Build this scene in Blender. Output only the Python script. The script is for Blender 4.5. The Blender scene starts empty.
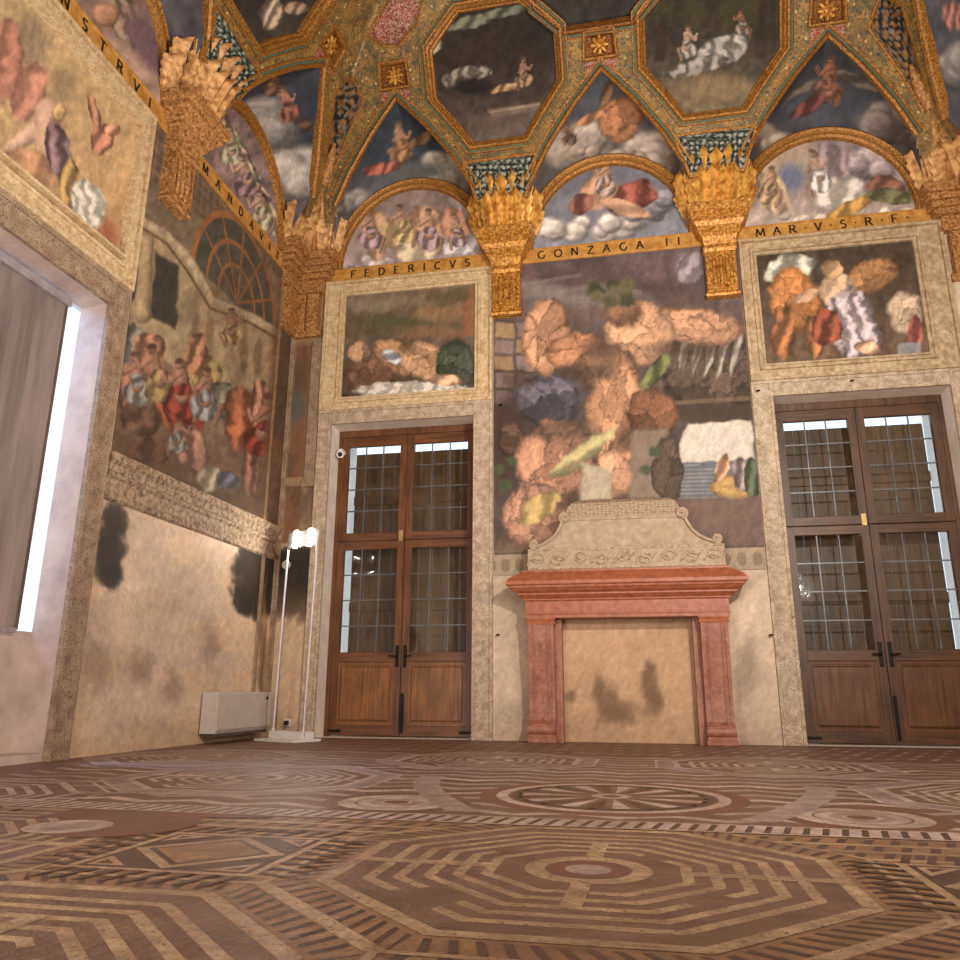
import bpy, math, random
import numpy as np
from mathutils import Vector, Matrix
R=math.radians
random.seed(4)
scn=bpy.context.scene
col=scn.collection
W,DEPTH=8.5,9.3
# ------------------------------------------------------------------ camera (solved from the room's lines)
F_PX,PITCH,YAW,ROLL,CX,CH=784.057,0.265147,-0.200236,0.005098,4.40751,0.509035
CY=-9.0
def basis():
    cp,sp,cy,sy=math.cos(PITCH),math.sin(PITCH),math.cos(YAW),math.sin(YAW)
    f=np.array([sy*cp,cy*cp,sp]);r=np.array([cy,-sy,0.]);u=np.cross(r,f)
    c,s=math.cos(ROLL),math.sin(ROLL)
    return c*r+s*u,-s*r+c*u,f
BR,BU,BF=basis()
CAM=np.array([CX,CY,CH])
def to_px(P):
    d=np.asarray(P,float)-CAM
    z=np.maximum(d@BF,.05)
    return 480+F_PX*(d@BR)/z,480-F_PX*(d@BU)/z
def ray(px,py): return BF+BR*(px-480)/F_PX-BU*(py-480)/F_PX
def at_y(px,py,y):
    d=ray(px,py);return CAM+(y-CY)/d[1]*d
def at_x(px,py,x):
    d=ray(px,py);return CAM+(x-CX)/d[0]*d
cd=bpy.data.cameras.new('camera');co=bpy.data.objects.new('camera',cd);col.objects.link(co)
cd.sensor_width=36;cd.lens=F_PX/960*36;cd.clip_start=.02
m=Matrix([[BR[i],BU[i],-BF[i],CAM[i]] for i in range(3)]+[[0,0,0,1]])
co.matrix_world=m
scn.camera=co
# ------------------------------------------------------------------ colour helpers
def lin(c):
    c=np.asarray(c,float)
    return np.where(c<=.04045,c/12.92,((c+.055)/1.055)**2.4)
def rgb(r,g,b): return tuple(lin(np.array([r,g,b])/255.))
# ------------------------------------------------------------------ materials
def nodes_of(name):
    m=bpy.data.materials.new(name);m.use_nodes=True
    nt=m.node_tree
    return m,nt,nt.nodes['Principled BSDF']
def N(nt,t,**k):
    n=nt.nodes.new(t)
    for a,b in k.items():
        if a in n.inputs.keys(): n.inputs[a].default_value=b
        else: setattr(n,a,b)
    return n
def coords(nt,scale=(1,1,1)):
    tc=N(nt,'ShaderNodeTexCoord');mp=N(nt,'ShaderNodeMapping');mp.inputs['Scale'].default_value=scale
    nt.links.new(tc.outputs['Object'],mp.inputs['Vector']);return mp.outputs[0]
def noise(nt,v,scale,detail=4,rough=.6):
    n=N(nt,'ShaderNodeTexNoise');n.inputs['Scale'].default_value=scale;n.inputs['Detail'].default_value=detail;n.inputs['Roughness'].default_value=rough
    nt.links.new(v,n.inputs['Vector']);return n.outputs['Fac']
def ramp(nt,fac,stops):
    r=N(nt,'ShaderNodeValToRGB');e=r.color_ramp.elements
    while len(e)<len(stops): e.new(.5)
    for q,(p,c) in zip(e,stops): q.position=p;q.color=(*c,1)
    nt.links.new(fac,r.inputs[0]);return r.outputs[0]
def mixc(nt,fac,a,b,mode='MIX'):
    x=N(nt,'ShaderNodeMix',data_type='RGBA',blend_type=mode)
    for sock,val in ((x.inputs[0],fac),(x.inputs[6],a),(x.inputs[7],b)):
        if hasattr(val,'links'): nt.links.new(val,sock)
        elif isinstance(val,(int,float)): sock.default_value=val
        else: sock.default_value=(*val,1)
    return x.outputs[2]
def bump(nt,p,h,strength,dist=.01):
    b=N(nt,'ShaderNodeBump');b.inputs['Strength'].default_value=strength;b.inputs['Distance'].default_value=dist
    nt.links.new(h,b.inputs['Height']);nt.links.new(b.outputs[0],p.inputs['Normal'])
def M(name,c,c2=None,rough=.6,metal=0,scale=9,bs=60,bst=.3,stretch=(1,1,1),lo=.3,hi=.7,spec=.4,speck=None,wear=0):
    m,nt,p=nodes_of(name)
    v=coords(nt,stretch)
    c1=rgb(*c);c2=rgb(*c2) if c2 else tuple(x*.72 for x in c1)
    o=ramp(nt,noise(nt,v,scale,6,.65),[(lo,c2),(hi,c1)])
    if speck:
        sp=ramp(nt,noise(nt,v,speck[1],3,.6),[(speck[2],(0,0,0)),(speck[2]+.06,(1,1,1))])
        o=mixc(nt,sp,o,rgb(*speck[0]))
    if wear:
        o=mixc(nt,ramp(nt,noise(nt,v,2.3,7,.72),[(.38,(0,0,0)),(.62,(wear,)*3)]),o,rgb(104,78,64))
        o=mixc(nt,ramp(nt,noise(nt,v,28,4,.7),[(.45,(0,0,0)),(.62,(wear*.8,)*3)]),o,rgb(88,64,52))
    nt.links.new(o,p.inputs['Base Color'])
    p.inputs['Roughness'].default_value=rough;p.inputs['Metallic'].default_value=metal
    p.inputs['Specular IOR Level'].default_value=spec
    if bst: bump(nt,p,noise(nt,v,bs,3),bst)
    return m
def M_wood(name,c,c2,axis='z',rough=.45):
    m,nt,p=nodes_of(name)
    st={'z':(14,14,.9),'x':(.9,14,14)}[axis]
    v=coords(nt,st)
    f=noise(nt,v,2.2,8,.7)
    o=ramp(nt,f,[(.3,rgb(*c2)),(.55,rgb(*c)),(.75,tuple(x*1.25 for x in rgb(*c)))])
    v2=coords(nt,(1,1,1));g=ramp(nt,noise(nt,v2,3.,4),[(.3,(.6,.6,.6)),(.7,(1.1,1.1,1.1))])
    o=mixc(nt,1.0,o,g,'MULTIPLY')
    nt.links.new(o,p.inputs['Base Color']);p.inputs['Roughness'].default_value=rough
    bump(nt,p,f,.25,.004);return m
def M_paint(name,rough=.7,mott=.2,sc=45,bst=.25):
    m,nt,p=nodes_of(name)
    a=N(nt,'ShaderNodeAttribute',attribute_name='Col')
    v=coords(nt)
    f=ramp(nt,noise(nt,v,sc,6,.75),[(.3,(1-mott,)*3),(.7,(1+mott,)*3)])
    o=mixc(nt,1.0,a.outputs['Color'],f,'MULTIPLY')
    nt.links.new(o,p.inputs['Base Color']);p.inputs['Roughness'].default_value=rough
    p.inputs['Specular IOR Level'].default_value=.25
    bump(nt,p,noise(nt,v,90,4),bst,.006);return m
def M_gold(name,hi,lo,rough=.42,metal=.35,sc=38,bst=.5,dark=(70,38,12)):
    m,nt,p=nodes_of(name);v=coords(nt)
    vo=N(nt,'ShaderNodeTexVoronoi');vo.inputs['Scale'].default_value=sc;nt.links.new(v,vo.inputs['Vector'])
    f=noise(nt,v,sc*.8,5,.7)
    o=ramp(nt,f,[(.3,rgb(*dark)),(.43,rgb(*lo)),(.62,rgb(*hi))])
    g=ramp(nt,vo.outputs['Distance'],[(.1,(1.1,1.1,1.1)),(.75,(.55,.5,.45))])
    o=mixc(nt,.75,o,g,'MULTIPLY')
    nt.links.new(o,p.inputs['Base Color']);p.inputs['Roughness'].default_value=rough;p.inputs['Metallic'].default_value=metal
    bump(nt,p,f,bst,.015);return m
def M_orn(name,base,base2,cols,sc=16,rough=.5,edge=(90,52,16)):
    """painted arabesque: scroll lines and small coloured flowers on a gilded ground"""
    m,nt,p=nodes_of(name);v=coords(nt)
    nz=noise(nt,v,6,3);o=ramp(nt,nz,[(.35,rgb(*base2)),(.65,rgb(*base))])
    dn=N(nt,'ShaderNodeTexNoise');dn.inputs['Scale'].default_value=sc*.5;nt.links.new(v,dn.inputs['Vector'])
    add=N(nt,'ShaderNodeVectorMath',operation='MULTIPLY_ADD');add.inputs[1].default_value=(.12,)*3
    nt.links.new(dn.outputs['Color'],add.inputs[0]);nt.links.new(v,add.inputs[2])
    for (k_,c_,wd_) in ((.62,cols[0],.016),(1.0,cols[1],.02)):
        nn_=N(nt,'ShaderNodeTexNoise');nn_.inputs['Scale'].default_value=sc*k_;nn_.inputs['Detail'].default_value=1.5;nn_.inputs['Distortion'].default_value=1.2
        nt.links.new(v,nn_.inputs['Vector'])
        o=mixc(nt,ramp(nt,nn_.outputs['Fac'],[(.5-wd_*1.6,(0,0,0)),(.5-wd_,(.8,)*3),(.5+wd_,(.8,)*3),(.5+wd_*1.6,(0,0,0))]),o,rgb(*c_))
    v1=N(nt,'ShaderNodeTexVoronoi');v1.inputs['Scale'].default_value=sc;nt.links.new(add.outputs[0],v1.inputs['Vector'])
    blob=ramp(nt,v1.outputs['Distance'],[(.16,(1,1,1)),(.26,(0,0,0))])
    pick=ramp(nt,v1.outputs['Color'],[(.35,rgb(*cols[1])),(.5,rgb(*cols[2])),(.66,rgb(*cols[3]))])
    o=mixc(nt,blob,o,pick)
    nt.links.new(o,p.inputs['Base Color']);p.inputs['Roughness'].default_value=rough;p.inputs['Metallic'].default_value=.1
    bump(nt,p,v1.outputs['Distance'],.35,.01);return m
def M_emit(name,c,s):
    m,nt,p=nodes_of(name)
    p.inputs['Base Color'].default_value=(*c,1);p.inputs['Emission Color'].default_value=(*c,1);p.inputs['Emission Strength'].default_value=s
    return m
def M_glass(name,tint=(.93,.95,.95),refl=1.0):
    m=bpy.data.materials.new(name);m.use_nodes=True;nt=m.node_tree;nt.nodes.clear()
    out=N(nt,'ShaderNodeOutputMaterial');mx=N(nt,'ShaderNodeMixShader');t=N(nt,'ShaderNodeBsdfTransparent');g=N(nt,'ShaderNodeBsdfGlossy')
    t.inputs[0].default_value=(*tint,1);g.inputs['Roughness'].default_value=.06
    lw=N(nt,'ShaderNodeLayerWeight');lw.inputs[0].default_value=.5
    pw=N(nt,'ShaderNodeMath',operation='POWER');pw.inputs[1].default_value=4.;nt.links.new(lw.outputs['Facing'],pw.inputs[0])
    fr=N(nt,'ShaderNodeMath',operation='MULTIPLY_ADD');fr.inputs[1].default_value=.9;fr.inputs[2].default_value=.05;nt.links.new(pw.outputs[0],fr.inputs[0])
    v=coords(nt);b=N(nt,'ShaderNodeBump');b.inputs['Strength'].default_value=.25;b.inputs['Distance'].default_value=.02
    nt.links.new(noise(nt,v,3.5,1),b.inputs['Height']);nt.links.new(b.outputs[0],g.inputs['Normal'])
    nt.links.new(fr.outputs[0],mx.inputs[0]);nt.links.new(t.outputs[0],mx.inputs[1]);nt.links.new(g.outputs[0],mx.inputs[2]);nt.links.new(mx.outputs[0],out.inputs[0])
    return m
MAT=dict(
 paint=M_paint('fresco_paint',mott=.13,sc=90,bst=.12), plaster=M_paint('plaster_paint',mott=.10,sc=22,bst=.15),
 white=M('white_plaster',(234,224,212),(206,194,182),scale=5,rough=.8),
 oldplaster=M('old_reveal_plaster',(202,180,170),(166,144,138),scale=4,rough=.8),
 stone=M('carved_stone',(208,190,166),(152,130,106),rough=.75,scale=14,bs=70,bst=.6,speck=((118,88,62),85,.56)),
 stonegrey=M('soiled_carved_stone',(174,150,124),(124,100,80),rough=.75,scale=10,bs=60,bst=.7,speck=((96,72,54),70,.56)),
 overstone=M('grey_stone',(186,164,138),(150,126,102),rough=.7,scale=12,bs=45,bst=.25),
 relief=M('relief_stone',(192,170,142),(134,110,86),rough=.7,scale=26,bs=26,bst=1.0,lo=.38,hi=.58),
 scale=None,
 marble=M('red_marble',(180,106,70),(128,68,44),rough=.4,scale=16,bs=90,bst=.25,speck=((206,142,110),110,.62)),
 marbledark=M('worn_red_marble',(172,114,90),(124,66,44),rough=.45,scale=9,bs=90,bst=.35,speck=((196,152,134),120,.58)),
 creamframe=M('cream_gilt_frame',(224,202,166),(176,144,102),rough=.55,scale=16,bs=50,bst=.5,speck=((128,84,36),60,.6)),
 paleframe=M('pale_painted_frame',(206,184,150),(142,114,80),rough=.6,scale=14,bs=50,bst=.5,speck=((112,82,44),55,.6)),
 gold=M_gold('gilded_stucco',(238,182,92),(176,112,40),dark=(88,50,18)),
 goldleaf=M('gilded_leaf',(240,188,98),(160,98,36),rough=.4,metal=.3,scale=13,bs=45,bst=.25,lo=.36,hi=.62),
 goldleafdull=M('dull_gilded_leaf',(216,166,106),(140,92,48),rough=.5,metal=.15,scale=13,bs=45,bst=.25,lo=.36,hi=.62),
 golddull=M_gold('dull_gilded_stucco',(216,164,104),(160,108,58),rough=.55,metal=.15,dark=(84,48,20)),
 goldrib=M_gold('gilded_moulding',(210,152,74),(146,94,36),sc=60,rough=.45),
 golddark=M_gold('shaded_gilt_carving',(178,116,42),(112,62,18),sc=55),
 band=M_orn('painted_rib_band',(176,132,66),(116,92,50),[(62,84,58),(54,70,66),(122,74,42),(214,186,130)],sc=15),
 green=M('green_painted_fillet',(92,116,92),(56,78,64),scale=30,rough=.6),
 frieze=M('gilded_inscription_ground',(210,158,84),(156,104,44),scale=10,rough=.5,bs=60,bst=.3,speck=((112,66,22),60,.62)),
 letter=M('dark_lettering',(44,28,18),(30,20,14),rough=.7,bst=0),
 red=M_orn('red_arabesque',(150,50,44),(112,34,34),[(196,150,120),(214,186,160),(206,140,80),(120,60,50)],sc=26),
 wood=M_wood('walnut_frame',(116,70,38),(62,34,18)),
 woodx=M_wood('walnut_rail',(116,70,38),(62,34,18),'x'),
 panel=M_wood('walnut_panel',(146,92,44),(94,56,24)),
 paneld=M_wood('dark_walnut_panel',(106,66,38),(64,38,22)),
 wood2=M_wood('dark_walnut_frame',(92,60,38),(46,28,18)),
 wood2x=M_wood('dark_walnut_rail',(92,60,38),(46,28,18),'x'),
 board=M_wood('weathered_shutter_board',(104,74,46),(50,34,22)),
 lead=M('lead_glazing_bar',(120,122,124),(80,84,88),rough=.4,metal=.4,bst=0),
 iron=M('black_iron',(34,28,24),(22,18,16),rough=.5,metal=.5),
 brass=M('worn_brass',(214,186,130),(160,130,80),rough=.4,metal=.5),
 glass=M_glass('old_window_glass'),
 wmetal=M('white_enamel',(222,218,214),(206,202,198),rough=.4,bst=0),
 heater=M('grey_white_enamel',(196,186,178),(180,170,162),rough=.38,bst=.02),
 heaterdark=M('dark_louver',(90,84,78),(70,64,60),rough=.5,bst=0),
 pole=M('pale_steel',(208,200,204),(190,182,186),rough=.35,metal=.25,bst=0),
 lampglow=M_emit('lit_lamp_glass',(1,.95,.88),210),
 black=M('black_plastic',(26,24,24),(20,18,18),rough=.5,bst=0),
 blind=M('grey_roller_blind',(164,150,144),(82,76,78),rough=.32,scale=1.5,bst=.03,stretch=(1,2.6,.22)),
 alu=M('pale_aluminium',(196,192,196),(150,146,152),rough=.3,metal=.5,bst=0),
 brownedge=M('brown_blind_edge',(112,84,72),(80,60,54),rough=.4,bst=0),
 # floor
 f_base=M('brown_terracotta_floor',(130,96,78),(84,58,48),rough=.5,scale=5,bs=40,bst=.5,spec=.45,wear=.45,speck=((150,116,92),60,.66)),
 f_light=M('pale_inlay_stone',(198,166,128),(140,110,80),rough=.5,scale=9,bs=60,bst=.3,spec=.45,wear=.45,speck=((104,74,52),70,.58)),
 f_dark=M('dark_inlay_stone',(78,58,46),(50,38,32),rough=.5,scale=12,bs=60,bst=.3,spec=.45,wear=.45),
 f_orange=M('ochre_inlay_stone',(160,120,80),(108,78,52),rough=.5,scale=9,bs=60,bst=.3,spec=.45,wear=.45),
 f_red=M('red_inlay_stone',(124,74,62),(92,54,46),rough=.5,scale=6,bs=60,bst=.25,spec=.45,wear=.45),
 f_grey=M('grey_inlay_stone',(178,154,148),(130,108,106),rough=.5,scale=9,bs=60,bst=.3,spec=.45,wear=.45),
 f_pale=M('greyed_inlay_stone',(206,182,168),(152,128,118),rough=.5,scale=9,bs=60,bst=.3,spec=.45,wear=.45),
)
def m_scale():
    m,nt,p=nodes_of('scale_carved_stone');v=coords(nt,(1,1,1.6))
    vo=N(nt,'ShaderNodeTexVoronoi');vo.inputs['Scale'].default_value=22;vo.inputs['Randomness'].default_value=.45;nt.links.new(v,vo.inputs['Vector'])
    o=ramp(nt,vo.outputs['Distance'],[(.1,rgb(190,166,138)),(.8,rgb(140,116,94))])
    nt.links.new(o,p.inputs['Base Color']);p.inputs['Roughness'].default_value=.7
    bump(nt,p,vo.outputs['Distance'],.8,-.03);return m
MAT['scale']=m_scale()
# ------------------------------------------------------------------ mesh builder
class MB:
    def __init__(s): s.v=[];s.f=[];s.m=[]
    def add(s,vs,fs,mi=0):
        b=len(s.v);s.v+=[tuple(map(float,p)) for p in vs];s.f+=[tuple(b+i for i in f) for f in fs];s.m+=[mi]*len(fs);return s
    def box(s,x0,x1,y0,y1,z0,z1,mi=0,bev=0):
        if bev:
            b=bev
            for (zz,i) in ((z0,0),(z1,0)): pass
            vs=[];L=[(z0,b),(z0+b,0),(z1-b,0),(z1,b)]
            for z,i in L: vs+=[(x0+i,y0+i,z),(x1-i,y0+i,z),(x1-i,y1-i,z),(x0+i,y1-i,z)]
            fs=[(3,2,1,0),(12,13,14,15)]
            for k in range(3):
                for j in range(4): fs.append((4*k+j,4*k+(j+1)%4,4*k+4+(j+1)%4,4*k+4+j))
            return s.add(vs,fs,mi)
        return s.add([(x0,y0,z0),(x1,y0,z0),(x1,y1,z0),(x0,y1,z0),(x0,y0,z1),(x1,y0,z1),(x1,y1,z1),(x0,y1,z1)],
              [(3,2,1,0),(4,5,6,7),(0,1,5,4),(1,2,6,5),(2,3,7,6),(3,0,4,7)],mi)
    def tube(s,pts,r,n=8,mi=0,cap=True):
        pts=[Vector(p) for p in pts];rs=r if hasattr(r,'__len__') else [r]*len(pts)
        b=len(s.v);vs=[];up=Vector((.123,.37,.92))
        for i,p in enumerate(pts):
            t=(pts[min(i+1,len(pts)-1)]-pts[max(i-1,0)]).normalized()
            a=t.cross(up)
            if a.length<.05:a=t.cross(Vector((1,0,0)))
            a.normalize();c=t.cross(a)
            for k in range(n):
                q=2*math.pi*k/n;vs.append(p+(a*math.cos(q)+c*math.sin(q))*rs[i])
        fs=[]
        for i in range(len(pts)-1):
            for k in range(n): fs.append((i*n+k,i*n+(k+1)%n,(i+1)*n+(k+1)%n,(i+1)*n+k))
        if cap: fs+=[tuple(range(n))[::-1],tuple((len(pts)-1)*n+k for k in range(n))]
        return s.add(vs,fs,mi)
    def prism(s,poly,ext,mi=0):
        """poly: 3D points, extruded by vector ext"""
        n=len(poly);e=Vector(ext);P=[Vector(p) for p in poly]
        vs=P+[p+e for p in P]
        return s.add(vs,[tuple(range(n))[::-1],tuple(range(n,2*n))]+[(i,(i+1)%n,n+(i+1)%n,n+i) for i in range(n)],mi)
    def disc(s,c,n,r,h,seg=16,mi=0,dome=0):
        c=Vector(c);n=Vector(n).normalized();a=n.orthogonal().normalized();b=n.cross(a);vs=[];rings=[(r,0),(r,h*.8),(r*.85,h)]
        for rr,hh in rings:
            for k in range(seg):
                q=2*math.pi*k/seg;vs.append(c+(a*math.cos(q)+b*math.sin(q))*rr+n*hh)
        vs.append(c+n*(h+dome));fs=[]
        for i in range(2):
            for k in range(seg): fs.append((i*seg+k,i*seg+(k+1)%seg,(i+1)*seg+(k+1)%seg,(i+1)*seg+k))
        fs+=[(2*seg+k,2*seg+(k+1)%seg,3*seg) for k in range(seg)]+[tuple(range(seg))[::-1]]
        return s.add(vs,fs,mi)
    def stack(s,sec,yb=0.,mi=0):
        """mouldings that return on both ends: sections (z, x left, x right, front y) against the wall y=yb"""
        vs=[]
        for z,a,b,y in sec: vs+=[(a,yb,z),(a,y,z),(b,y,z),(b,yb,z)]
        fs=[(3,2,1,0)]
        for k in range(len(sec)-1):
            for j in range(4): fs.append((4*k+j,4*k+(j+1)%4,4*k+4+(j+1)%4,4*k+4+j))
        q=4*(len(sec)-1);fs.append((q,q+1,q+2,q+3))
        return s.add(vs,fs,mi)
    def sweep(s,path,nrm,prof,closed=True,mis=None):
        """profile (outward b, height h) along a path lying on a surface with normals nrm"""
        P=[Vector(p) for p in path];n=len(P);k=len(prof);vs=[]
        for i in range(n):
            p=P[i];nn=Vector(nrm[i] if isinstance(nrm,list) else nrm).normalized()
            pa=P[i-1] if (closed or i>0) else None;pb=P[(i+1)%n] if (closed or i<n-1) else None
            ta=(p-pa).normalized() if pa is not None else None;tb=(pb-p).normalized() if pb is not None else None
            ta=ta or tb;tb=tb or ta
            t=(ta+tb).normalized();b=t.cross(nn).normalized();sc=1/max(.45,abs(t.dot(ta)))
            for (o,h) in prof: vs.append(p+b*o*sc+nn*h)
        fs=[];mm=[]
        for i in range(n if closed else n-1):
            j=(i+1)%n
            for q in range(k-1): fs.append((i*k+q,i*k+q+1,j*k+q+1,j*k+q));mm.append(mis[q] if mis else 0)
        b=len(s.v);s.v+=[tuple(p) for p in vs];s.f+=[tuple(b+i for i in f) for f in fs];s.m+=mm;return s
    def build(s,name,mats,parent=None,smooth=False,ang=40,colors=None):
        me=bpy.data.meshes.new(name);me.from_pydata(s.v,[],s.f)
        mats=mats if isinstance(mats,(list,tuple)) else [mats]
        for m in mats: me.materials.append(MAT[m] if isinstance(m,str) else m)
        if len(mats)>1: me.polygons.foreach_set('material_index',s.m)
        if smooth:
            me.polygons.foreach_set('use_smooth',[True]*len(me.polygons))
            if ang<180: me.set_sharp_from_angle(angle=R(ang))
        if colors is not None:
            a=me.color_attributes.new('Col','FLOAT_COLOR','POINT')
            c=np.ones((len(s.v),4),np.float32);c[:,:3]=colors;a.data.foreach_set('color',c.ravel())
        me.update()
        o=bpy.data.objects.new(name,me);col.objects.link(o)
        if parent: o.parent=parent
        return o
def tag(o,label=None,cat=None,group=None,kind=None):
    if label:o['label']=label
    if cat:o['category']=cat
    if group:o['group']=group
    if kind:o['kind']=kind
    return o
def empty(name,loc=(0,0,0)):
    o=bpy.data.objects.new(name,None);col.objects.link(o);o.empty_display_size=.1;return o
def thing(name,label,cat,group=None): return tag(empty(name),label,cat,group)
def struct(o): o['kind']='structure';return o
# ------------------------------------------------------------------ fresco painter
rng=np.random.default_rng(7)
TAB=rng.random((256,256))
def vn(x,y,seed=0):
    x=x+seed*17.3;y=y+seed*9.1
    xi=np.floor(x).astype(int);yi=np.floor(y).astype(int);fx=x-xi;fy=y-yi
    fx=fx*fx*(3-2*fx);fy=fy*fy*(3-2*fy)
    g=lambda a,b:TAB[a%256,b%256]
    return (g(xi,yi)*(1-fx)+g(xi+1,yi)*fx)*(1-fy)+(g(xi,yi+1)*(1-fx)+g(xi+1,yi+1)*fx)*fy
def fbm(x,y,seed=0,o=4):
    t=0;a=.5;s=0
    for i in range(o): t=t+a*vn(x*2**i,y*2**i,seed+i);s+=a;a*=.55
    return t/s
def sst(a,b,x):
    t=np.clip((x-a)/(b-a),0,1);return t*t*(3-2*t)
class Art:
    def __init__(s,X,Y,seed=1,warp=3.,ws=14.):
        s.X0,s.Y0=X,Y;s.seed=seed
        s.X=X+(fbm(X/ws,Y/ws,seed)-.5)*2*warp;s.Y=Y+(fbm(X/ws,Y/ws,seed+50)-.5)*2*warp
        s.C=np.zeros((len(X),3));s.k=seed*100
    def mix(s,a,c): 
        c=np.asarray(c,float)
        if c.ndim==1:c=c/255.
        s.C=s.C*(1-a[:,None])+c*a[:,None];return s
    def fill(s,c): s.C[:]=np.array(c)/255.;return s
    def vgrad(s,*st):
        ys=[q[0] for q in st]
        for i in range(3): s.C[:,i]=np.interp(s.Y,ys,[q[1][i]/255. for q in st])
        return s
    def mottle(s,sc,amt,seed=3,col=None):
        f=fbm(s.X/sc,s.Y/sc,s.seed+seed,5)-.5
        if col is None: s.C*=(1+2*amt*f)[:,None]
        else: s.mix(np.clip(f*4*amt+.0,0,1),col)
        return s
    def d(s,cx,cy,rx,ry,ang):
        c,q=math.cos(R(ang)),math.sin(R(ang));dx,dy=s.X-cx,s.Y-cy
        return (dx*c+dy*q)/rx,(-dx*q+dy*c)/ry
    def blob(s,cx,cy,rx,ry,c,ang=0,soft=.2,mod=.0,a=1.,rag=0):
        u,v=s.d(cx,cy,rx,ry,ang);r=np.sqrt(u*u+v*v)
        al=a*(1-sst(1-soft,1+soft,r))
        cc=np.array(c)/255.*np.ones((len(u),1))
        if rag: s.k+=1;al=a*(1-sst(1-soft,1+soft,r+rag*2*(fbm(s.X/8,s.Y/11,s.k,5)-.5)))
        if mod:
            s.k+=1;dx,dy=(s.X-cx)/rx,(s.Y-cy)/ry
            cc=np.clip(cc*((1+mod*(-.5*dx-.7*dy)+mod*.9*(fbm(s.X/7,s.Y/3,s.k)-.5))*(1-.28*sst(.62,1,r)))[:,None],0,1)
        return s.mix(al,cc)
    def rock(s,cx,cy,rx,ry,c,ang=0,n=16,amt=.3,seed=0):
        """a weathered boulder in facets"""
        g=random.Random(seed+int(cx*3+cy));u,v=s.d(cx,cy,rx,ry,ang);r=np.sqrt(u*u+v*v)+(fbm(s.X/10,s.Y/10,seed+3)-.5)*.35
        wu=u+(fbm(s.X/6,s.Y/6,seed+7)-.5)*.35;wv=v+(fbm(s.X/6,s.Y/6,seed+9)-.5)*.35
        d1=np.full(len(u),9.);d2=d1.copy();br=np.zeros(len(u))
        for i in range(n):
            q=g.random()*6.28;w=g.random()**.5;a_,b_=w*math.cos(q),w*math.sin(q);dd=np.hypot(wu-a_,wv-b_)
            b=1+amt*(g.random()-.5)*1.1-amt*.5*(a_*.5+b_)
            nw=dd<d1;d2=np.where(nw,d1,np.minimum(d2,dd));br=np.where(nw,b,br);d1=np.where(nw,dd,d1)
        e=sst(0,.06,d2-d1);br=br*(.70+.30*e)*(1-.3*sst(.75,1,r))*(1+.5*amt*(fbm(s.X/3,s.Y/3,seed+5)-.5)*2)
        return s.mix(1-sst(.93,1.07,r),np.clip(np.array(c)/255.*br[:,None],0,1))
    def drape(s,cx,cy,rx,ry,c,ang=0,folds=7,depth=.3,soft=.1):
        s.k+=1;u,v=s.d(cx,cy,rx,ry,ang);r=np.sqrt(u*u+v*v)+(fbm(s.X/9,s.Y/9,s.k)-.5)*.5
        w=np.sin((u+.9*(fbm(s.X/11,s.Y/11,s.k+1)-.5))*folds+v*1.6+s.k);w=np.abs(w)**.6*np.sign(w)-.7*sst(.7,1,r)+.25*(fbm(s.X/3,s.Y/3,s.k+2)-.5)
        return s.mix(1-sst(1-soft,1+soft,r),np.clip(np.array(c)/255.*(1+depth*w)[:,None],0,1))
    def limb(s,x0,y0,x1,y1,r0,r1,c):
        dx,dy=x1-x0,y1-y0;L2=dx*dx+dy*dy+1e-6
        t=np.clip(((s.X-x0)*dx+(s.Y-y0)*dy)/L2,0,1);r=r0+(r1-r0)*t
        ex,ey=(s.X-x0-t*dx)/r,(s.Y-y0-t*dy)/r;q=np.sqrt(ex*ex+ey*ey)
        sh=1-.35*np.clip(q,0,1)**2*.8+.3*(-ex*.5-ey*.6)
        return s.mix(1-sst(.85,1.15,q),np.clip(np.array(c)/255.*sh[:,None],0,1))
    def cloud(s,cx,cy,w,h,c,n=9,dark=.6,seed=0):
        rr=random.Random(seed+int(cx*7+cy))
        for i in range(n):
            x=cx+(rr.random()-.5)*w;y=cy+(rr.random()-.2)*h*.6;r=h*(.22+.22*rr.random())
            s.blob(x,y,r*1.25,r,c,soft=.25,mod=.45)
        return s
    def figure(s,x,y,h,c,cl,seed=0):
        """a small draped bystander, turned at random"""
        g=random.Random(seed*31+5);l=(g.random()-.5)*.8*h;sd=1 if g.random()<.5 else -1
        sx,sy=x+l*.35,y-.30*h
        s.limb(sx,sy,sx-sd*.12*h,sy+.20*h,.05*h,.04*h,[q*.8 for q in c])
        s.limb(x,y+.02*h,x-sd*.24*h,y+.12*h,.09*h,.07*h,[q*.9 for q in c]);s.limb(x-sd*.24*h,y+.12*h,x-sd*.18*h,y+.40*h,.07*h,.04*h,[q*.85 for q in c])
        s.drape(x+sd*.02*h,y+.12*h,.24*h,.24*h,cl,ang=g.randint(-40,40),folds=6)
        s.limb(sx,sy,x,y+.02*h,.12*h,.11*h,c)
        s.drape(x+l*.1,y-.08*h,.13*h,.09*h,[q*.92 for q in cl],ang=g.randint(-60,60),folds=4)
        s.limb(sx,sy-.02*h,sx+sd*.2*h,sy+.12*h,.05*h,.04*h,c);s.limb(sx+sd*.2*h,sy+.12*h,sx+sd*.26*h,sy-.02*h,.038*h,.03*h,c)
        s.blob(sx+l*.06,sy-.17*h,.07*h,.085*h,[q*.95 for q in c],mod=.3,soft=.2)
        s.blob(sx+l*.06-sd*.01*h,sy-.215*h,.075*h,.05*h,[q*.55 for q in c],soft=.3)
        return s
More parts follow.
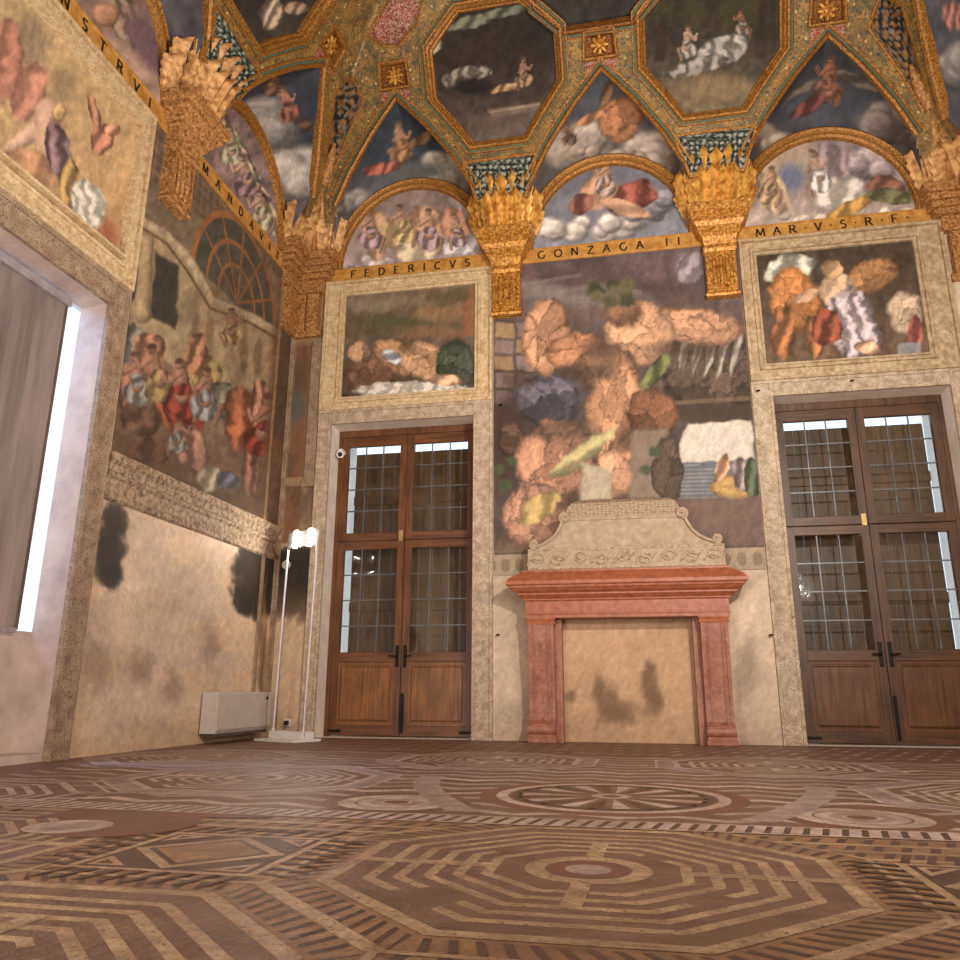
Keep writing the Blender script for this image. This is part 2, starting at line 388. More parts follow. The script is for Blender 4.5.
    def poly(s,pts,c,soft=1.5,a=1.):
        pts=np.array(pts,float);n=len(pts);ins=np.zeros(len(s.X),bool);dm=np.full(len(s.X),1e9)
        for i in range(n):
            ax,ay=pts[i];bx,by=pts[(i+1)%n]
            cnd=((ay>s.Y)!=(by>s.Y))
            with np.errstate(all='ignore'): xx=(bx-ax)*(s.Y-ay)/(by-ay+1e-12)+ax
            ins^=cnd&(s.X<xx)
            L2=(bx-ax)**2+(by-ay)**2+1e-9;t=np.clip(((s.X-ax)*(bx-ax)+(s.Y-ay)*(by-ay))/L2,0,1)
            dm=np.minimum(dm,np.hypot(s.X-ax-t*(bx-ax),s.Y-ay-t*(by-ay)))
        sd=np.where(ins,-dm,dm);return s.mix(a*(1-sst(-soft,soft,sd)),c)
    def line(s,pts,w,c,a=1.):
        for (x0,y0),(x1,y1) in zip(pts[:-1],pts[1:]):
            dx,dy=x1-x0,y1-y0;t=np.clip(((s.X0-x0)*dx+(s.Y0-y0)*dy)/(dx*dx+dy*dy+1e-9),0,1)
            q=np.hypot(s.X0-x0-t*dx,s.Y0-y0-t*dy);s.mix(a*(1-sst(w*.6,w*1.3,q)),c)
        return s
    def scroll(s,sc,c,thr=.5,seed=9,a=1.):
        f=np.sin(s.X/sc+3*fbm(s.X/sc/2,s.Y/sc/2,s.seed+seed))*np.cos(s.Y/sc+3*fbm(s.X/sc/2,s.Y/sc/2,s.seed+seed+3))
        return s.mix(a*sst(thr-.12,thr+.12,np.abs(f)),c)
    def streaks(s,amt=.1,seed=20):
        f=fbm((s.X+s.Y*.4)/3.2,(s.Y-s.X*.3)/9,s.seed+seed,3)-.5;s.C*=(1+2*amt*f)[:,None];return s
    def out(s):
        g=s.C.mean(1,keepdims=True);C=s.C*(1-s.sat)+g*np.array([1.03,1.,.95])*s.sat
        C=C*(1+.16*(fbm(s.X0/2.1,s.Y0/2.1,s.seed+70,3)-.5))[:,None]
        return lin(np.clip(C,0,1))
    sat=.2
def grid_mesh(P,nu,nv,keep=None,flip=False):
    """P: (nv*nu,3) points"""
    mb=MB();mb.v=[tuple(p) for p in P.tolist()]
    for j in range(nv-1):
        for i in range(nu-1):
            if keep is None or keep[j,i]:
                a=j*nu+i;q=(a,a+1,a+nu+1,a+nu);mb.f.append(q[::-1] if flip else q)
    mb.m=[0]*len(mb.f);return mb
def wall_panel(axis,off,u0,u1,z0,z1,paint,step=.013,seed=1,warp=2.5,ws=14,mat='paint',name='fresco_panel',parent=None,keepfn=None):
    nu=max(2,int((u1-u0)/step)+1);nv=max(2,int((z1-z0)/step)+1)
    U,Z=np.meshgrid(np.linspace(u0,u1,nu),np.linspace(z0,z1,nv));U=U.ravel();Z=Z.ravel();O=np.full(len(U),off)
    P=np.stack([U,O,Z],1) if axis=='y' else np.stack([O,U,Z],1)
    X,Y=to_px(P);a=Art(X,Y,seed,warp,ws);a.U=U;a.Z=Z;paint(a)
    keep=None
    if keepfn is not None:
        uc=(U.reshape(nv,nu)[:-1,:-1]+U.reshape(nv,nu)[1:,1:])/2;zc=(Z.reshape(nv,nu)[:-1,:-1]+Z.reshape(nv,nu)[1:,1:])/2
        keep=keepfn(uc,zc)
    mb=grid_mesh(P,nu,nv,keep,flip=(axis=='x'))
    return mb.build(name,mat,parent,colors=a.out())
# ------------------------------------------------------------------ vault surface
VA,VZ,VH=2.0,5.3,3.65
BAYS=(1.64,4.25,6.86)
def zS(d): return VZ+VH*(1-(1-np.clip(d,0,VA)/VA)**2)
def S(x,y): return zS(np.minimum(np.minimum(x,-y),W-x))
def on(wall,s,d,lift=0.):
    """a point of the vault: wall, place along it, distance from it, height above the surface (away from the room)"""
    d0=d;sl=2*VH/VA*(1-min(max(d,0),VA)/VA);n=math.hypot(1,sl)
    d=d0-lift*sl/n;z=float(zS(d0))+lift/n
    return {'b':(s,-d,z),'l':(d,-s,z),'r':(W-d,-s,z)}[wall]
def nrm(wall,d):
    sl=2*VH/VA*(1-min(max(d,0),VA)/VA);n=math.hypot(1,sl)
    a,b=sl/n,-1/n
    return {'b':(0,-a,b),'l':(a,0,b),'r':(-a,0,b)}[wall]
def wall_axes(wall):
    return {'b':lambda s,d,z:(s,-d,z),'l':lambda s,d,z:(d,-s,z),'r':lambda s,d,z:(W-d,-s,z)}[wall]
RIB=[(-.93,.445),(-.82,.51),(-.70,.58),(-.53,.665),(-.36,.75),(-.17,.835),(0,.91),(.17,.835),(.36,.75),(.53,.665),(.70,.58),(.82,.51),(.93,.445)]
OCT=[(-.32,.665),(.32,.665),(.76,.905),(.76,1.17),(.375,1.385),(-.375,1.385),(-.76,1.17),(-.76,.905)]
HUB=[(-.37,1.2),(.37,1.2),(.66,1.36),(.66,1.62),(.37,1.8),(-.37,1.8),(-.66,1.62),(-.66,1.36)]
SQ=[(-.17,.995),(.17,.995),(.15,1.12),(-.15,1.12)]
LOZ=[(.55,.60),(.60,.55),(.83,.71),(1.17,.93),(1.11,1.03),(1.03,1.11),(.93,1.17),(.71,.83)]   # plan coordinates off the corner
REDHEX=[(1.40,1.33),(1.53,1.27),(1.75,1.25),(2.0,1.37),(2.11,1.53),(1.73,1.57)]
CORB=(2.93,5.57)
def inpoly(x,y,poly):
    ins=np.zeros(x.shape,bool);n=len(poly)
    for i in range(n):
        ax,ay=poly[i];bx,by=poly[(i+1)%n]
        if ay!=by: ins^=((ay>y)!=(by>y))&(x<(bx-ax)*(y-ay)/(by-ay)+ax)
    return ins
# ================================================================== SETTING
# --- back wall
D1=(.632,2.502);D2=(6.03,7.90);DH=3.83
def paint_back(a):
    a.fill((208,180,152)).mottle(40,.14,1).mottle(9,.06,2)
    a.mix(np.clip((a.Z<.35)*(.35-a.Z)*2,0,.5)*fbm(a.X/6,a.Y/6,5),(150,116,90))
    # bare masonry soot and damp marks
    for q in [(608,705,12,20),(622,712,16,10),(650,690,9,22),(648,672,7,10),(598,690,5,14),(570,697,5,5),(655,700,7,12)]:
        a.blob(*q,(50,42,38),soft=.6,a=.8,rag=.6)
    a.blob(745,670,9,28,(150,126,106),ang=8,soft=.7,a=.7)
    a.mix(((a.U>3.4)&(a.U<5.1)&(a.Z<1.4))*1.*.55,(188,132,84))
    # corner: painted pilaster, soot patch and bare ochre wall
    c=(a.U<.46)
    a.mix((c&(a.Z>2.3))*.9,(136,106,74));a.mix((c&(a.Z>2.3)&(a.U>.06)&(a.U<.27))*.8,(128,80,50));a.mix(c*sst(.45,.65,fbm(a.X/9,a.Y/30,44))*(a.Z>2.3)*.5,(84,66,48))
    a.mix((c&(a.Z>5.0)&(a.Z<7.))*.6,(190,138,86))
    a.blob(296,405,9,14,(92,88,84),soft=.4);a.mix((c&(np.abs(a.Z-3.1)<.05))*.7,(176,142,100))
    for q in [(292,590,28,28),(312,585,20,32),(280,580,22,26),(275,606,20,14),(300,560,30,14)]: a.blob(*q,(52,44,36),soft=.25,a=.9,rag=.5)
    a.mix(c*(1-sst(1.2,1.9,a.Z))*.5,(196,152,106));a.streaks(.08)
hole=lambda u,z:~(((u>D1[0])&(u<D1[1])&(z<DH))|((u>D2[0])&(u<D2[1])&(z<DH)))
us=sorted(set(list(np.linspace(0,D1[0],26))+list(np.linspace(*D1,40))+list(np.linspace(D1[1],D2[0],120))+list(np.linspace(*D2,40))+list(np.linspace(D2[1],W,22))))
zs=sorted(set(list(np.linspace(0,DH,140))+list(np.linspace(DH,8.95,60))))
U,Z=np.meshgrid(us,zs);nv,nu=U.shape;P=np.stack([U.ravel(),np.zeros(U.size),Z.ravel()],1)
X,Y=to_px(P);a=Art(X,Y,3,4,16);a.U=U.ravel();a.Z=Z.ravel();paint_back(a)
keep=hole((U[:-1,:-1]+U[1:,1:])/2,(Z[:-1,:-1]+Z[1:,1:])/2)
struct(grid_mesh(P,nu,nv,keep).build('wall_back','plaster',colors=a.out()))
# --- left wall with the window recess
WY0,WY1,WH=-5.46,-3.60,3.75
def paint_left(a):
    a.fill((200,170,144)).mottle(40,.16,1).mottle(10,.07,2)
    a.mix(sst(.45,.7,fbm(a.X/45,a.Y/30,9))*.5,(222,178,128))
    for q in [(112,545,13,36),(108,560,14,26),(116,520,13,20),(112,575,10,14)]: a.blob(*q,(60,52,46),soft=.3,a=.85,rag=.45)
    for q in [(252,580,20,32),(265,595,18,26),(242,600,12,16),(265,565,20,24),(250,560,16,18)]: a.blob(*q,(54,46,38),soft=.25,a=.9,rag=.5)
    a.blob(262,660,4,50,(120,96,66),soft=.5,a=.7);a.blob(266,640,2,60,(176,130,70),soft=.5,a=.6)
    for q in [(100,665,16,24),(138,668,14,16),(172,690,10,14),(210,640,8,20)]: a.blob(*q,(136,112,92),soft=.8,a=.6,rag=.6)
    a.mix(np.clip(.3-a.Z,0,.3)*2*fbm(a.X/9,a.Y/5,4),(158,126,92));a.streaks(.08)
us=sorted(set(list(np.linspace(-DEPTH,WY0,20))+list(np.linspace(WY0,WY1,12))+list(np.linspace(WY1,0,150))))
zs=sorted(set(list(np.linspace(0,WH,130))+list(np.linspace(WH,8.95,40))))
U,Z=np.meshgrid(us,zs);nv,nu=U.shape;P=np.stack([np.zeros(U.size),U.ravel(),Z.ravel()],1)
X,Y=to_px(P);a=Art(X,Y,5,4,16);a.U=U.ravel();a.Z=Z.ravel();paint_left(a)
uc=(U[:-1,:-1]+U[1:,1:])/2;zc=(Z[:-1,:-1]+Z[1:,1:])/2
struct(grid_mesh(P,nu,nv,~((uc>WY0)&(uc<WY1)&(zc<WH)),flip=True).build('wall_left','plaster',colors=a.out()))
plainwall=M('faded_fresco_wall',(190,150,112),(120,92,74),scale=1.6,rough=.8)
MAT['plainwall']=plainwall
struct(MB().box(W,W+.3,-DEPTH,0,0,8.95).build('wall_right','plainwall'))
struct(MB().box(-.3,W+.3,-DEPTH-.3,-DEPTH,0,8.95).build('wall_front','plainwall'))
# --- ceiling shell
ST=.04
xs=np.linspace(0,W,341);ys=np.linspace(0,DEPTH,373)
XX,YY=np.meshgrid(xs,ys);nv,nu=XX.shape
P=np.stack([XX.ravel(),-YY.ravel(),S(XX,-YY).ravel()],1)
xc=(XX[:-1,:-1]+XX[1:,1:])/2;yc=(YY[:-1,:-1]+YY[1:,1:])/2
wl=np.where((yc<=xc)&(yc<=W-xc),0,np.where(xc<=W-xc,1,2))
dd=np.minimum(np.minimum(xc,yc),W-xc);ss=np.where(wl==0,xc,yc)
keep=np.ones(xc.shape,bool)
def grow(p,k):
    cx=sum(q[0] for q in p)/len(p);cy=sum(q[1] for q in p)/len(p)
    return [(cx+(x-cx)*k,cy+(y-cy)*k) for x,y in p]
SAILS=[('b',b) for b in BAYS]+[('l',b) for b in BAYS[:2]]+[('r',b) for b in BAYS[:2]]
OCTS=[('b',c) for c in CORB]+[('l',CORB[0]),('r',CORB[0])]
SQS=[('b',b) for b in BAYS]+[('l',BAYS[0]),('r',BAYS[0])]
WI={'b':0,'l':1,'r':2}
for w,b in SAILS:
    lo,hi=(-1.7,1.7)
    poly=[(lo,-.2),(lo,.38 if b==BAYS[0] else .425),(-.97,.38 if b==BAYS[0] else .425)]+[(x*1.03,d_+.045) for x,d_ in RIB[1:-1]]+[(.97,.38 if b==BAYS[2] else .425),(hi,.38 if b==BAYS[2] else .425),(hi,-.2)]
    keep&=~((wl==WI[w])&inpoly(ss-b,dd,poly))
for w,c in OCTS: keep&=~((wl==WI[w])&inpoly(ss-c,dd,grow(OCT,1.1)))
keep&=~((wl==0)&inpoly(ss-4.25,dd,grow(HUB,1.1)))
for w,b in SQS: keep&=~((wl==WI[w])&inpoly(ss-b,dd,grow(SQ,1.14)))
keep&=~((xc<.55)&(yc<.55));keep&=~((W-xc<.55)&(yc<.55));keep&=~inpoly(xc,yc,LOZ);keep&=~inpoly(W-xc,yc,LOZ)
keep&=~((wl==0)&(inpoly(xc,yc,REDHEX)))
struct(grid_mesh(P,nu,nv,keep,flip=False).build('ceiling','band',smooth=True,ang=60))
# --- floor
fl=MB();FM=['f_base','f_light','f_dark','f_orange','f_red','f_grey','f_pale']
fl.add([(0,-DEPTH,0),(W,-DEPTH,0),(W,0,0),(0,0,0)],[(0,1,2,3)],0)
def inroom(p): return all(.02<x<W-.02 and -DEPTH+.02<y<-.02 for x,y in p)
def fpoly(p,mi,lv=1):
    if inroom(p): fl.add([(x,y,.0003*lv) for x,y in p],[tuple(range(len(p)))],mi)
def ov(cx,cy,ap,k,rot=0):
    r=ap/math.cos(math.pi/8);q=R(22.5+45*k+rot);return (cx+r*math.cos(q),cy+r*math.sin(q))
def fring(cx,cy,a0,a1,mi,lv=2,skip=()):
    for k in range(8):
        if k in skip: continue
        fpoly([ov(cx,cy,a0,k),ov(cx,cy,a1,k),ov(cx,cy,a1,k+1),ov(cx,cy,a0,k+1)],mi,lv)
def foct(cx,cy,ap,mi,lv=1): fpoly([ov(cx,cy,ap,k) for k in range(8)],mi,lv)
def fcirc(cx,cy,r,mi,lv=1,sx=1.,n=36): fpoly([(cx+r*sx*math.cos(2*math.pi*k/n),cy+r*math.sin(2*math.pi*k/n)) for k in range(n)],mi,lv)
def fcring(cx,cy,r0,r1,mi,lv=2,n=40,sx=1.):
    for k in range(n):
        q0,q1=2*math.pi*k/n,2*math.pi*(k+1)/n
        fpoly([(cx+sx*r*math.cos(q),cy+r*math.sin(q)) for r,q in ((r0,q0),(r1,q0),(r1,q1),(r0,q1))],mi,lv)
def seg(p,q,t): return (p[0]+(q[0]-p[0])*t,p[1]+(q[1]-p[1])*t)
def fhatch(p0,p1,q1,q0,n,mi,lv=2,duty=.45,skew=.0,ma=None):
    """bars between edge p0-p1 and edge q0-q1"""
    for i in range(n):
        t0=(i+.25)/n;t1=(i+.25+duty)/n
        fpoly([seg(p0,p1,t0),seg(p0,p1,t1),seg(q0,q1,min(1,t1+skew/n)),seg(q0,q1,min(1,t0+skew/n))],mi,lv)
def maze(cx,cy,ap,lt,dk,bg,border=True,hat=3):
    if border:
        foct(cx,cy,ap+.137,hat,1)
        for k in range(8):
            fhatch(ov(cx,cy,ap+.02,k),ov(cx,cy,ap+.02,k+1),ov(cx,cy,ap+.11,k+1),ov(cx,cy,ap+.11,k),11,dk,3,.36,.7)
        fring(cx,cy,ap+.115,ap+.137,lt,4)
    foct(cx,cy,ap,bg,4);fring(cx,cy,ap-.045,ap,lt,5)
    r=ap-.12;i=0
    while r>.24:
        sk=[(3*i+1)%8] if i%2 else [(5*i+4)%8]
        fring(cx,cy,r-.034,r,lt,5,skip=sk)
        p=ov(cx,cy,r,sk[0]);q=ov(cx,cy,r,sk[0]+1);p2=ov(cx,cy,r-.034,sk[0]);q2=ov(cx,cy,r-.034,sk[0]+1)
        fpoly([p,seg(p,q,.35),seg(p2,q2,.35),p2],lt,5);fpoly([seg(p,q,.75),q,q2,seg(p2,q2,.75)],lt,5)
        r-=.079;i+=1
    fcring(cx,cy,.13,.19,lt,6);fcirc(cx,cy,.12,4,5);fcirc(cx,cy,.07,5,6)
    for a0,l0,l1 in ((88,.19,ap*.62),(268,.19,ap*.62),(0,.3,ap-.02),(180,.3,ap-.02)):
        c,s=math.cos(R(a0)),math.sin(R(a0));w=.028
        fpoly([(cx+c*l0-s*w,cy+s*l0+c*w),(cx+c*l0+s*w,cy+s*l0-c*w),(cx+c*l1+s*w,cy+s*l1-c*w),(cx+c*l1-s*w,cy+s*l1+c*w)],lt,7)
def diamond(cx,cy,h,lt,dk,md):
    sq=lambda a:[(cx-a,cy-a),(cx+a,cy-a),(cx+a,cy+a),(cx-a,cy+a)]
    di=lambda a:[(cx-a,cy),(cx,cy-a),(cx+a,cy),(cx,cy+a)]
    fpoly(sq(h),lt,4);fpoly(sq(h-.03),dk,5);fpoly(di(h-.04),lt,6);fpoly(di(h-.09),dk,7);fpoly(di(h-.12),md,8)
    for sx in(-1,1):
        for sy in(-1,1):
            ax,ay=cx+sx*(h-.05),cy+sy*(h-.05);t=h*.42
            fpoly([(ax,ay),(ax-sx*t,ay),(ax,ay-sy*t)] if sx*sy>0 else [(ax,ay),(ax,ay-sy*t),(ax-sx*t,ay)],lt,6)
            fpoly([(ax-sx*.02,ay-sy*.02),(ax-sx*t*.6,ay-sy*.02),(ax-sx*.02,ay-sy*t*.6)] if sx*sy>0 else [(ax-sx*.02,ay-sy*.02),(ax-sx*.02,ay-sy*t*.6),(ax-sx*t*.6,ay-sy*.02)],dk,7)
def roundel(cx,cy,r,lt,dk,bg,pet=16):
    fcirc(cx,cy,r+.12,4,2);fcring(cx,cy,r-.03,r+.03,lt,3);fcirc(cx,cy,r-.03,bg,3);fcring(cx,cy,r-.1,r-.05,dk,4)
    for k in range(pet):
        q=2*math.pi*k/pet;w=.35*2*math.pi/pet
        fpoly([(cx+.12*math.cos(q),cy+.12*math.sin(q)),(cx+(r-.12)*math.cos(q-w),cy+(r-.12)*math.sin(q-w)),(cx+(r-.07)*math.cos(q),cy+(r-.07)*math.sin(q)),(cx+(r-.12)*math.cos(q+w),cy+(r-.12)*math.sin(q+w))],lt if k%2 else dk,4)
    fcirc(cx,cy,.1,lt,5);fcirc(cx,cy,.05,4,6)
fpoly([(.4,-9.1),(8.1,-9.1),(8.1,-5.66),(.4,-5.66)],3,.4)
for iy in range(26):
    y=-9.05+iy*.13
    fpoly([(.45,y-.012),(8.05,y-.012),(8.05,y+.012),(.45,y+.012)],1,.7)
    for ix in range(84):
        x=.46+ix*.09;fpoly([(x,y+.022),(x+.032,y+.022),(x+.062,y+.108),(x+.03,y+.108)],2,.6)
# chevron courses under the far field
for iy in range(16):
    y=-5.36+iy*.215
    for ix in range(34):
        x=.45+ix*.225;sg_=1 if ix%2 else -1
        fpoly([(x,y-sg_*.05),(x+.225,y+sg_*.05),(x+.225,y+sg_*.05+.075),(x,y-sg_*.05+.075)],5 if (iy%3) else 6,.4)
maze(4.22,-6.42,.74,1,2,0)
for cx,cy in ((2.98,-7.66),(5.46,-7.66),(1.74,-6.42),(6.7,-6.42)): maze(cx,cy,.74,1,2,0)
for cx,cy in ((2.98,-6.42),(5.46,-6.42)): diamond(cx,cy,.31,1,2,3)
for cx,cy in ((2.98,-6.42),(5.46,-6.42)):
    for s in (-1,1):
        for ax in (0,1):
            o=.31
            p=[(cx-o,cy+s*o),(cx+o,cy+s*o),(cx+o,cy+s*(o+.14)),(cx-o,cy+s*(o+.14))] if ax==0 else [(cx+s*o,cy-o),(cx+s*o,cy+o),(cx+s*(o+.14),cy+o),(cx+s*(o+.14),cy-o)]
            if s*(1 if ax==0 else -1)<0: p=[p[1],p[0],p[3],p[2]]
            fhatch(p[0],p[1],p[2],p[3],8,2,9,.34,.6)
# band between the two fields
fpoly([(.9,-5.66),(7.6,-5.66),(7.6,-5.46),(.9,-5.46)],6,9)
fhatch((.9,-5.64),(7.6,-5.64),(7.6,-5.48),(.9,-5.48),96,2,10,.36,.5)
# far field: rosette, scrolls, chevron mazes
roundel(4.22,-4.65,.56,6,2,0,22)
for cx,cy in ((3.22,-5.12),(5.3,-5.12)):
    fcirc(cx,cy,.36,4,2);fcring(cx,cy,.2,.28,6,3);fcirc(cx,cy,.19,6,3);fcring(cx,cy,.08,.13,5,4);fcirc(cx,cy,.06,4,5)
for s in(-1,1):
    q=[(4.22+s*(.62+.42*math.sin(t*1.6)+.1*t),-5.35+1.45*t) for t in np.linspace(0,1,14)]
    for (p0,p1) in zip(q[:-1],q[1:]):
        pl=[(p0[0]-.08,p0[1]),(p0[0]+.08,p0[1]),(p1[0]+.08,p1[1]),(p1[0]-.08,p1[1])];fpoly(pl,5,4)
for cx,cy in ((2.05,-4.25),(6.35,-4.25),(.85,-5.47),(7.56,-5.47),(.9,-2.9),(3.2,-2.6),(5.3,-2.6),(7.5,-2.9)): maze(cx,cy,.7,6,5,0,True,5)
roundel(1.7,-7.9,.45,1,2,4,14)
for cx_,cy_ in ((2.36,-6.0),(6.08,-6.0)): fcirc(cx_,cy_,.3,4,10)
fpoly([(5.75,-5.95),(6.5,-5.95),(6.5,-5.67),(5.75,-5.67)],4,9);fpoly([(1.9,-5.95),(2.85,-5.72),(2.85,-5.67),(1.9,-5.67)],4,9)
fcring(2.2,-6.1,.1,.16,6,11);fcirc(2.2,-6.1,.1,5,11)
# border courses by the walls
for y in (-1.75,-1.35,-.95,-.55):
    n=44
    for i in range(n):
        x0=.5+(W-1)*i/n;fpoly([(x0,y),(x0+.05,y),(x0+.15,y+.2),(x0+.10,y+.2)],5 if i%3 else 6,2)
struct(fl.build('floor',FM))
# ================================================================== DOORS
def surround(x0,x1,a0,a1,ztop,mat):
    pr=[(-.0,-.01),(0,.02),(.03,.035),(.05,.02),(.12,.022),(.14,.036),(.17,.036),(.19,.01)]
    mb=MB();
    def strip(u0,u1,z0,z1): mb.box(u0,u1,-.025,.0,z0,z1)
    strip(x0,a0,0,ztop);strip(a1,x1,0,ztop);strip(a0,a1,DH,ztop)
    # raised fillets
    for u in (x0,a0-.035): mb.box(u,u+.035,-.04,-.025,0,ztop)
    for u in (a1,x1-.035): mb.box(u,u+.035,-.04,-.025,0,ztop)
    mb.box(a0-.03,a1+.03,-.041,-.025,DH,DH+.035);mb.box(x0,x1,-.041,-.025,ztop-.035,ztop)
    return mb.build('surround',mat)
def door(idx,a0,a1,x0,x1,dark):
    wd,wx,pn=('wood2','wood2x','paneld') if dark else ('wood','woodx','panel')
    root=struct(empty('door_%d'%idx))
    o=surround(x0,x1,a0,a1,4.02,'stone');o.parent=root;o.name='surround'
    rv=MB();Y1=.95
    rv.add([(a0,0,0),(a0,Y1,0),(a0,Y1,DH),(a0,0,DH)],[(0,1,2,3)]);rv.add([(a1,0,0),(a1,Y1,0),(a1,Y1,DH),(a1,0,DH)],[(3,2,1,0)])
    rv.add([(a0,0,DH),(a0,Y1,DH),(a1,Y1,DH),(a1,0,DH)],[(0,1,2,3)]);rv.add([(a0,0,0),(a1,0,0),(a1,Y1,0),(a0,Y1,0)],[(0,1,2,3)])
    rv.build('reveal','white',root)
    fr=MB();fr.box(a0,a0+.05,.27,.36,0,DH);fr.box(a1-.05,a1,.27,.36,0,DH);fr.box(a0+.05,a1-.05,.27,.36,DH-.09,DH);fr.build('door_frame',wd,root)
    mid=(a0+a1)/2;y0,y1=.28,.34
    for (l0,l1,sd) in ((a0+.05,mid-.004,1),(mid+.004,a1-.05,-1)):
        for kind,(z0,z1) in (('casement',(2.355,3.74)),('leaf',(.012,2.35))):
            L=MB();st=.088
            ms0,ms1=(l0,l1)
            L.box(l0,l0+st,y0,y1,z0,z1,0,.006);L.box(l1-st,l1,y0,y1,z0,z1,0,.006)
            g0,g1=l0+st,l1-st
            if kind=='casement':
                L.box(g0,g1,y0,y1,z1-.13,z1,1,.006);L.box(g0,g1,y0,y1,z0,z0+.105,1,.006);gz=(z0+.105,z1-.13)
            else:
                L.box(g0,g1,y0,y1,z1-.105,z1,1,.006);L.box(g0,g1,y0-.008,y1,.86,.98,1,.006);L.box(g0,g1,y0,y1,z0,z0+.12,1,.006);gz=(.98,z1-.105)
            # bead round the glass
            lf=L.build(kind,[wd,wx],root)
            pa=MB();pa.box(g0,g1,.305,.311,gz[0],gz[1]);pane=pa.build('pane','glass',lf)
            gb=MB();
            for k in (1,2): xx=g0+(g1-g0)*k/3;gb.box(xx-.006,xx+.006,.296,.32,gz[0],gz[1])
            for k in (1,2,3): zz=gz[0]+(gz[1]-gz[0])*k/4;gb.box(g0,g1,.297,.319,zz-.007,zz+.007)
            gb.build('glazing_bar','lead',lf)
            if kind=='leaf':
                pb=MB();pb.box(g0,g1,.305,.325,z0+.12,.86);pb.box(g0+.05,g1-.05,.287,.305,z0+.17,.81,0,.015)
                for u in (g0,g1-.03): pb.box(u,u+.03,.29,.305,z0+.15,.83)
                pb.box(g0,g1,.29,.305,.83,.86);pb.box(g0,g1,.29,.305,z0+.12,z0+.15)
                pb.build('panel',pn,lf)
                h=MB();hx=l1-.045 if sd>0 else l0+.045
                h.box(hx-.02,hx+.02,.268,.28,.80,1.06,0,.004);h.tube([(hx,.27,.93),(hx,.235,.93),(hx-sd*.09,.23,.935)],.009,8)
                h.build('handle','iron',lf)
                hg=MB()
                for zz in (.05,): hg.box(l0 if sd>0 else l1-.16,l0+.16 if sd>0 else l1,.27,.281,zz,zz+.03)
                if sd<0: hg.box(l0+.01,l0+.045,.262,.28,.05,.5)
                hg.build('hinge_strap','iron',lf)
            else:
                if sd>0:
                    k=MB();k.box(l1-.07,l1-.02,.262,.281,z0-.02,z0+.12,0,.004);k.build('latch','brass',lf)
    sh=MB();n=9
    sx0,sx1=a0+.12,a1-.12
    for k in range(n):
        u0=sx0+(sx1-sx0)*k/n;u1=sx0+(sx1-sx0)*(k+1)/n;sh.box(u0+.003,u1-.003,.62,.65,.02,3.61,0,.004)
    sh.box(sx0,sx1,.595,.62,.35,.47,0,.004);sh.box(sx0,sx1,.595,.62,1.5,1.62,0,.004);sh.box(sx0,sx1,.595,.62,2.9,3.02,0,.004)
    sh.build('shutter','board',root)
    return root
door(1,D1[0],D1[1],.455,2.741,False)
door(2,D2[0],D2[1],5.798,8.09,True)
# ================================================================== WINDOW on the left wall
win=struct(empty('window_1'))
mb=MB()
for u0,u1,z0,z1 in ((WY1,WY1+.25,0,4.0),(WY0-.25,WY0,0,4.0),(WY0,WY1,WH,4.0)): mb.box(0,.025,u0,u1,z0,z1)
for u in (WY1,WY1+.2): mb.box(.025,.043,u,u+.04,0,3.96)
mb.box(.025,.039,WY0,WY1,WH,WH+.04);mb.box(.025,.04,WY0-.25,WY1+.25,3.96,4.0)
mb.build('surround','stonegrey',win)
RX=-.25
rv=MB();z=WH
rv.add([(0,WY1,0),(RX,WY1,0),(RX,WY1,z),(0,WY1,z)],[(0,1,2,3)]);rv.add([(0,WY0,0),(RX,WY0+.05,0),(RX,WY0+.05,z),(0,WY0,z)],[(3,2,1,0)])
rv.add([(0,WY0,z),(RX,WY0+.05,z-.02),(RX,WY1,z-.02),(0,WY1,z)],[(0,1,2,3)])
rv.box(RX-.1,RX,WY0,WY1,0,.95);rv.box(RX-.1,RX,WY0,WY0+.1,.95,z)
rv.box(RX-.1,0,WY0,WY1,-.02,.06)
rv.build('reveal','oldplaster',win)
wf=MB()
for u0,u1,z0,z1 in ((WY0-.1,WY0+.02,.9,z+.1),(-3.28,-3.2,.9,z+.1),(WY0-.1,-3.2,.86,.94),(WY0-.1,-3.2,z+.06,z+.12),(-4.56,-4.5,.9,z)): wf.box(-.42,-.36,u0,u1,z0,z1)
wf.build('sash','wmetal',win);wp=MB();wp.box(-.395,-.39,WY0+.02,-3.28,.94,z+.06);wp.build('pane','glass',win)
bl=thing('roller_blind','grey blind let down over the tall window in the frescoed side wall','blind')
BX=-.21
b=MB();
q=[(BX,y,.93) for y in ()]
ny=16;vs=[];y0,y1=WY0+.06,-3.82
for k in range(ny+1):
    y=y0+(y1-y0)*k/ny;bx=BX+.006*math.sin(k*1.3);vs+=[(bx,y,.96),(bx,y,3.66),(bx-.006,y,.96),(bx-.006,y,3.66)]
fs=[]
for k in range(ny): i=4*k;fs+=[(i,i+4,i+5,i+1),(i+2,i+3,i+7,i+6)]
b.add(vs,fs);b.box(BX-.006,BX,y0,y0+.002,.96,3.66);b.build('fabric','blind',bl)
MB().box(BX-.012,BX+.014,y1-.012,y1+.012,.95,3.66).build('edge_rail','brownedge',bl)
MB().box(BX-.01,BX+.02,-4.56,-4.545,.96,3.66).build('seam_rail','alu',bl)
MB().box(BX-.04,BX+.04,y0,y1+.02,3.63,3.70).build('head_rail','alu',bl)
MB().box(BX-.015,BX+.015,y0,y1,.93,.965).build('bottom_bar','alu',bl)
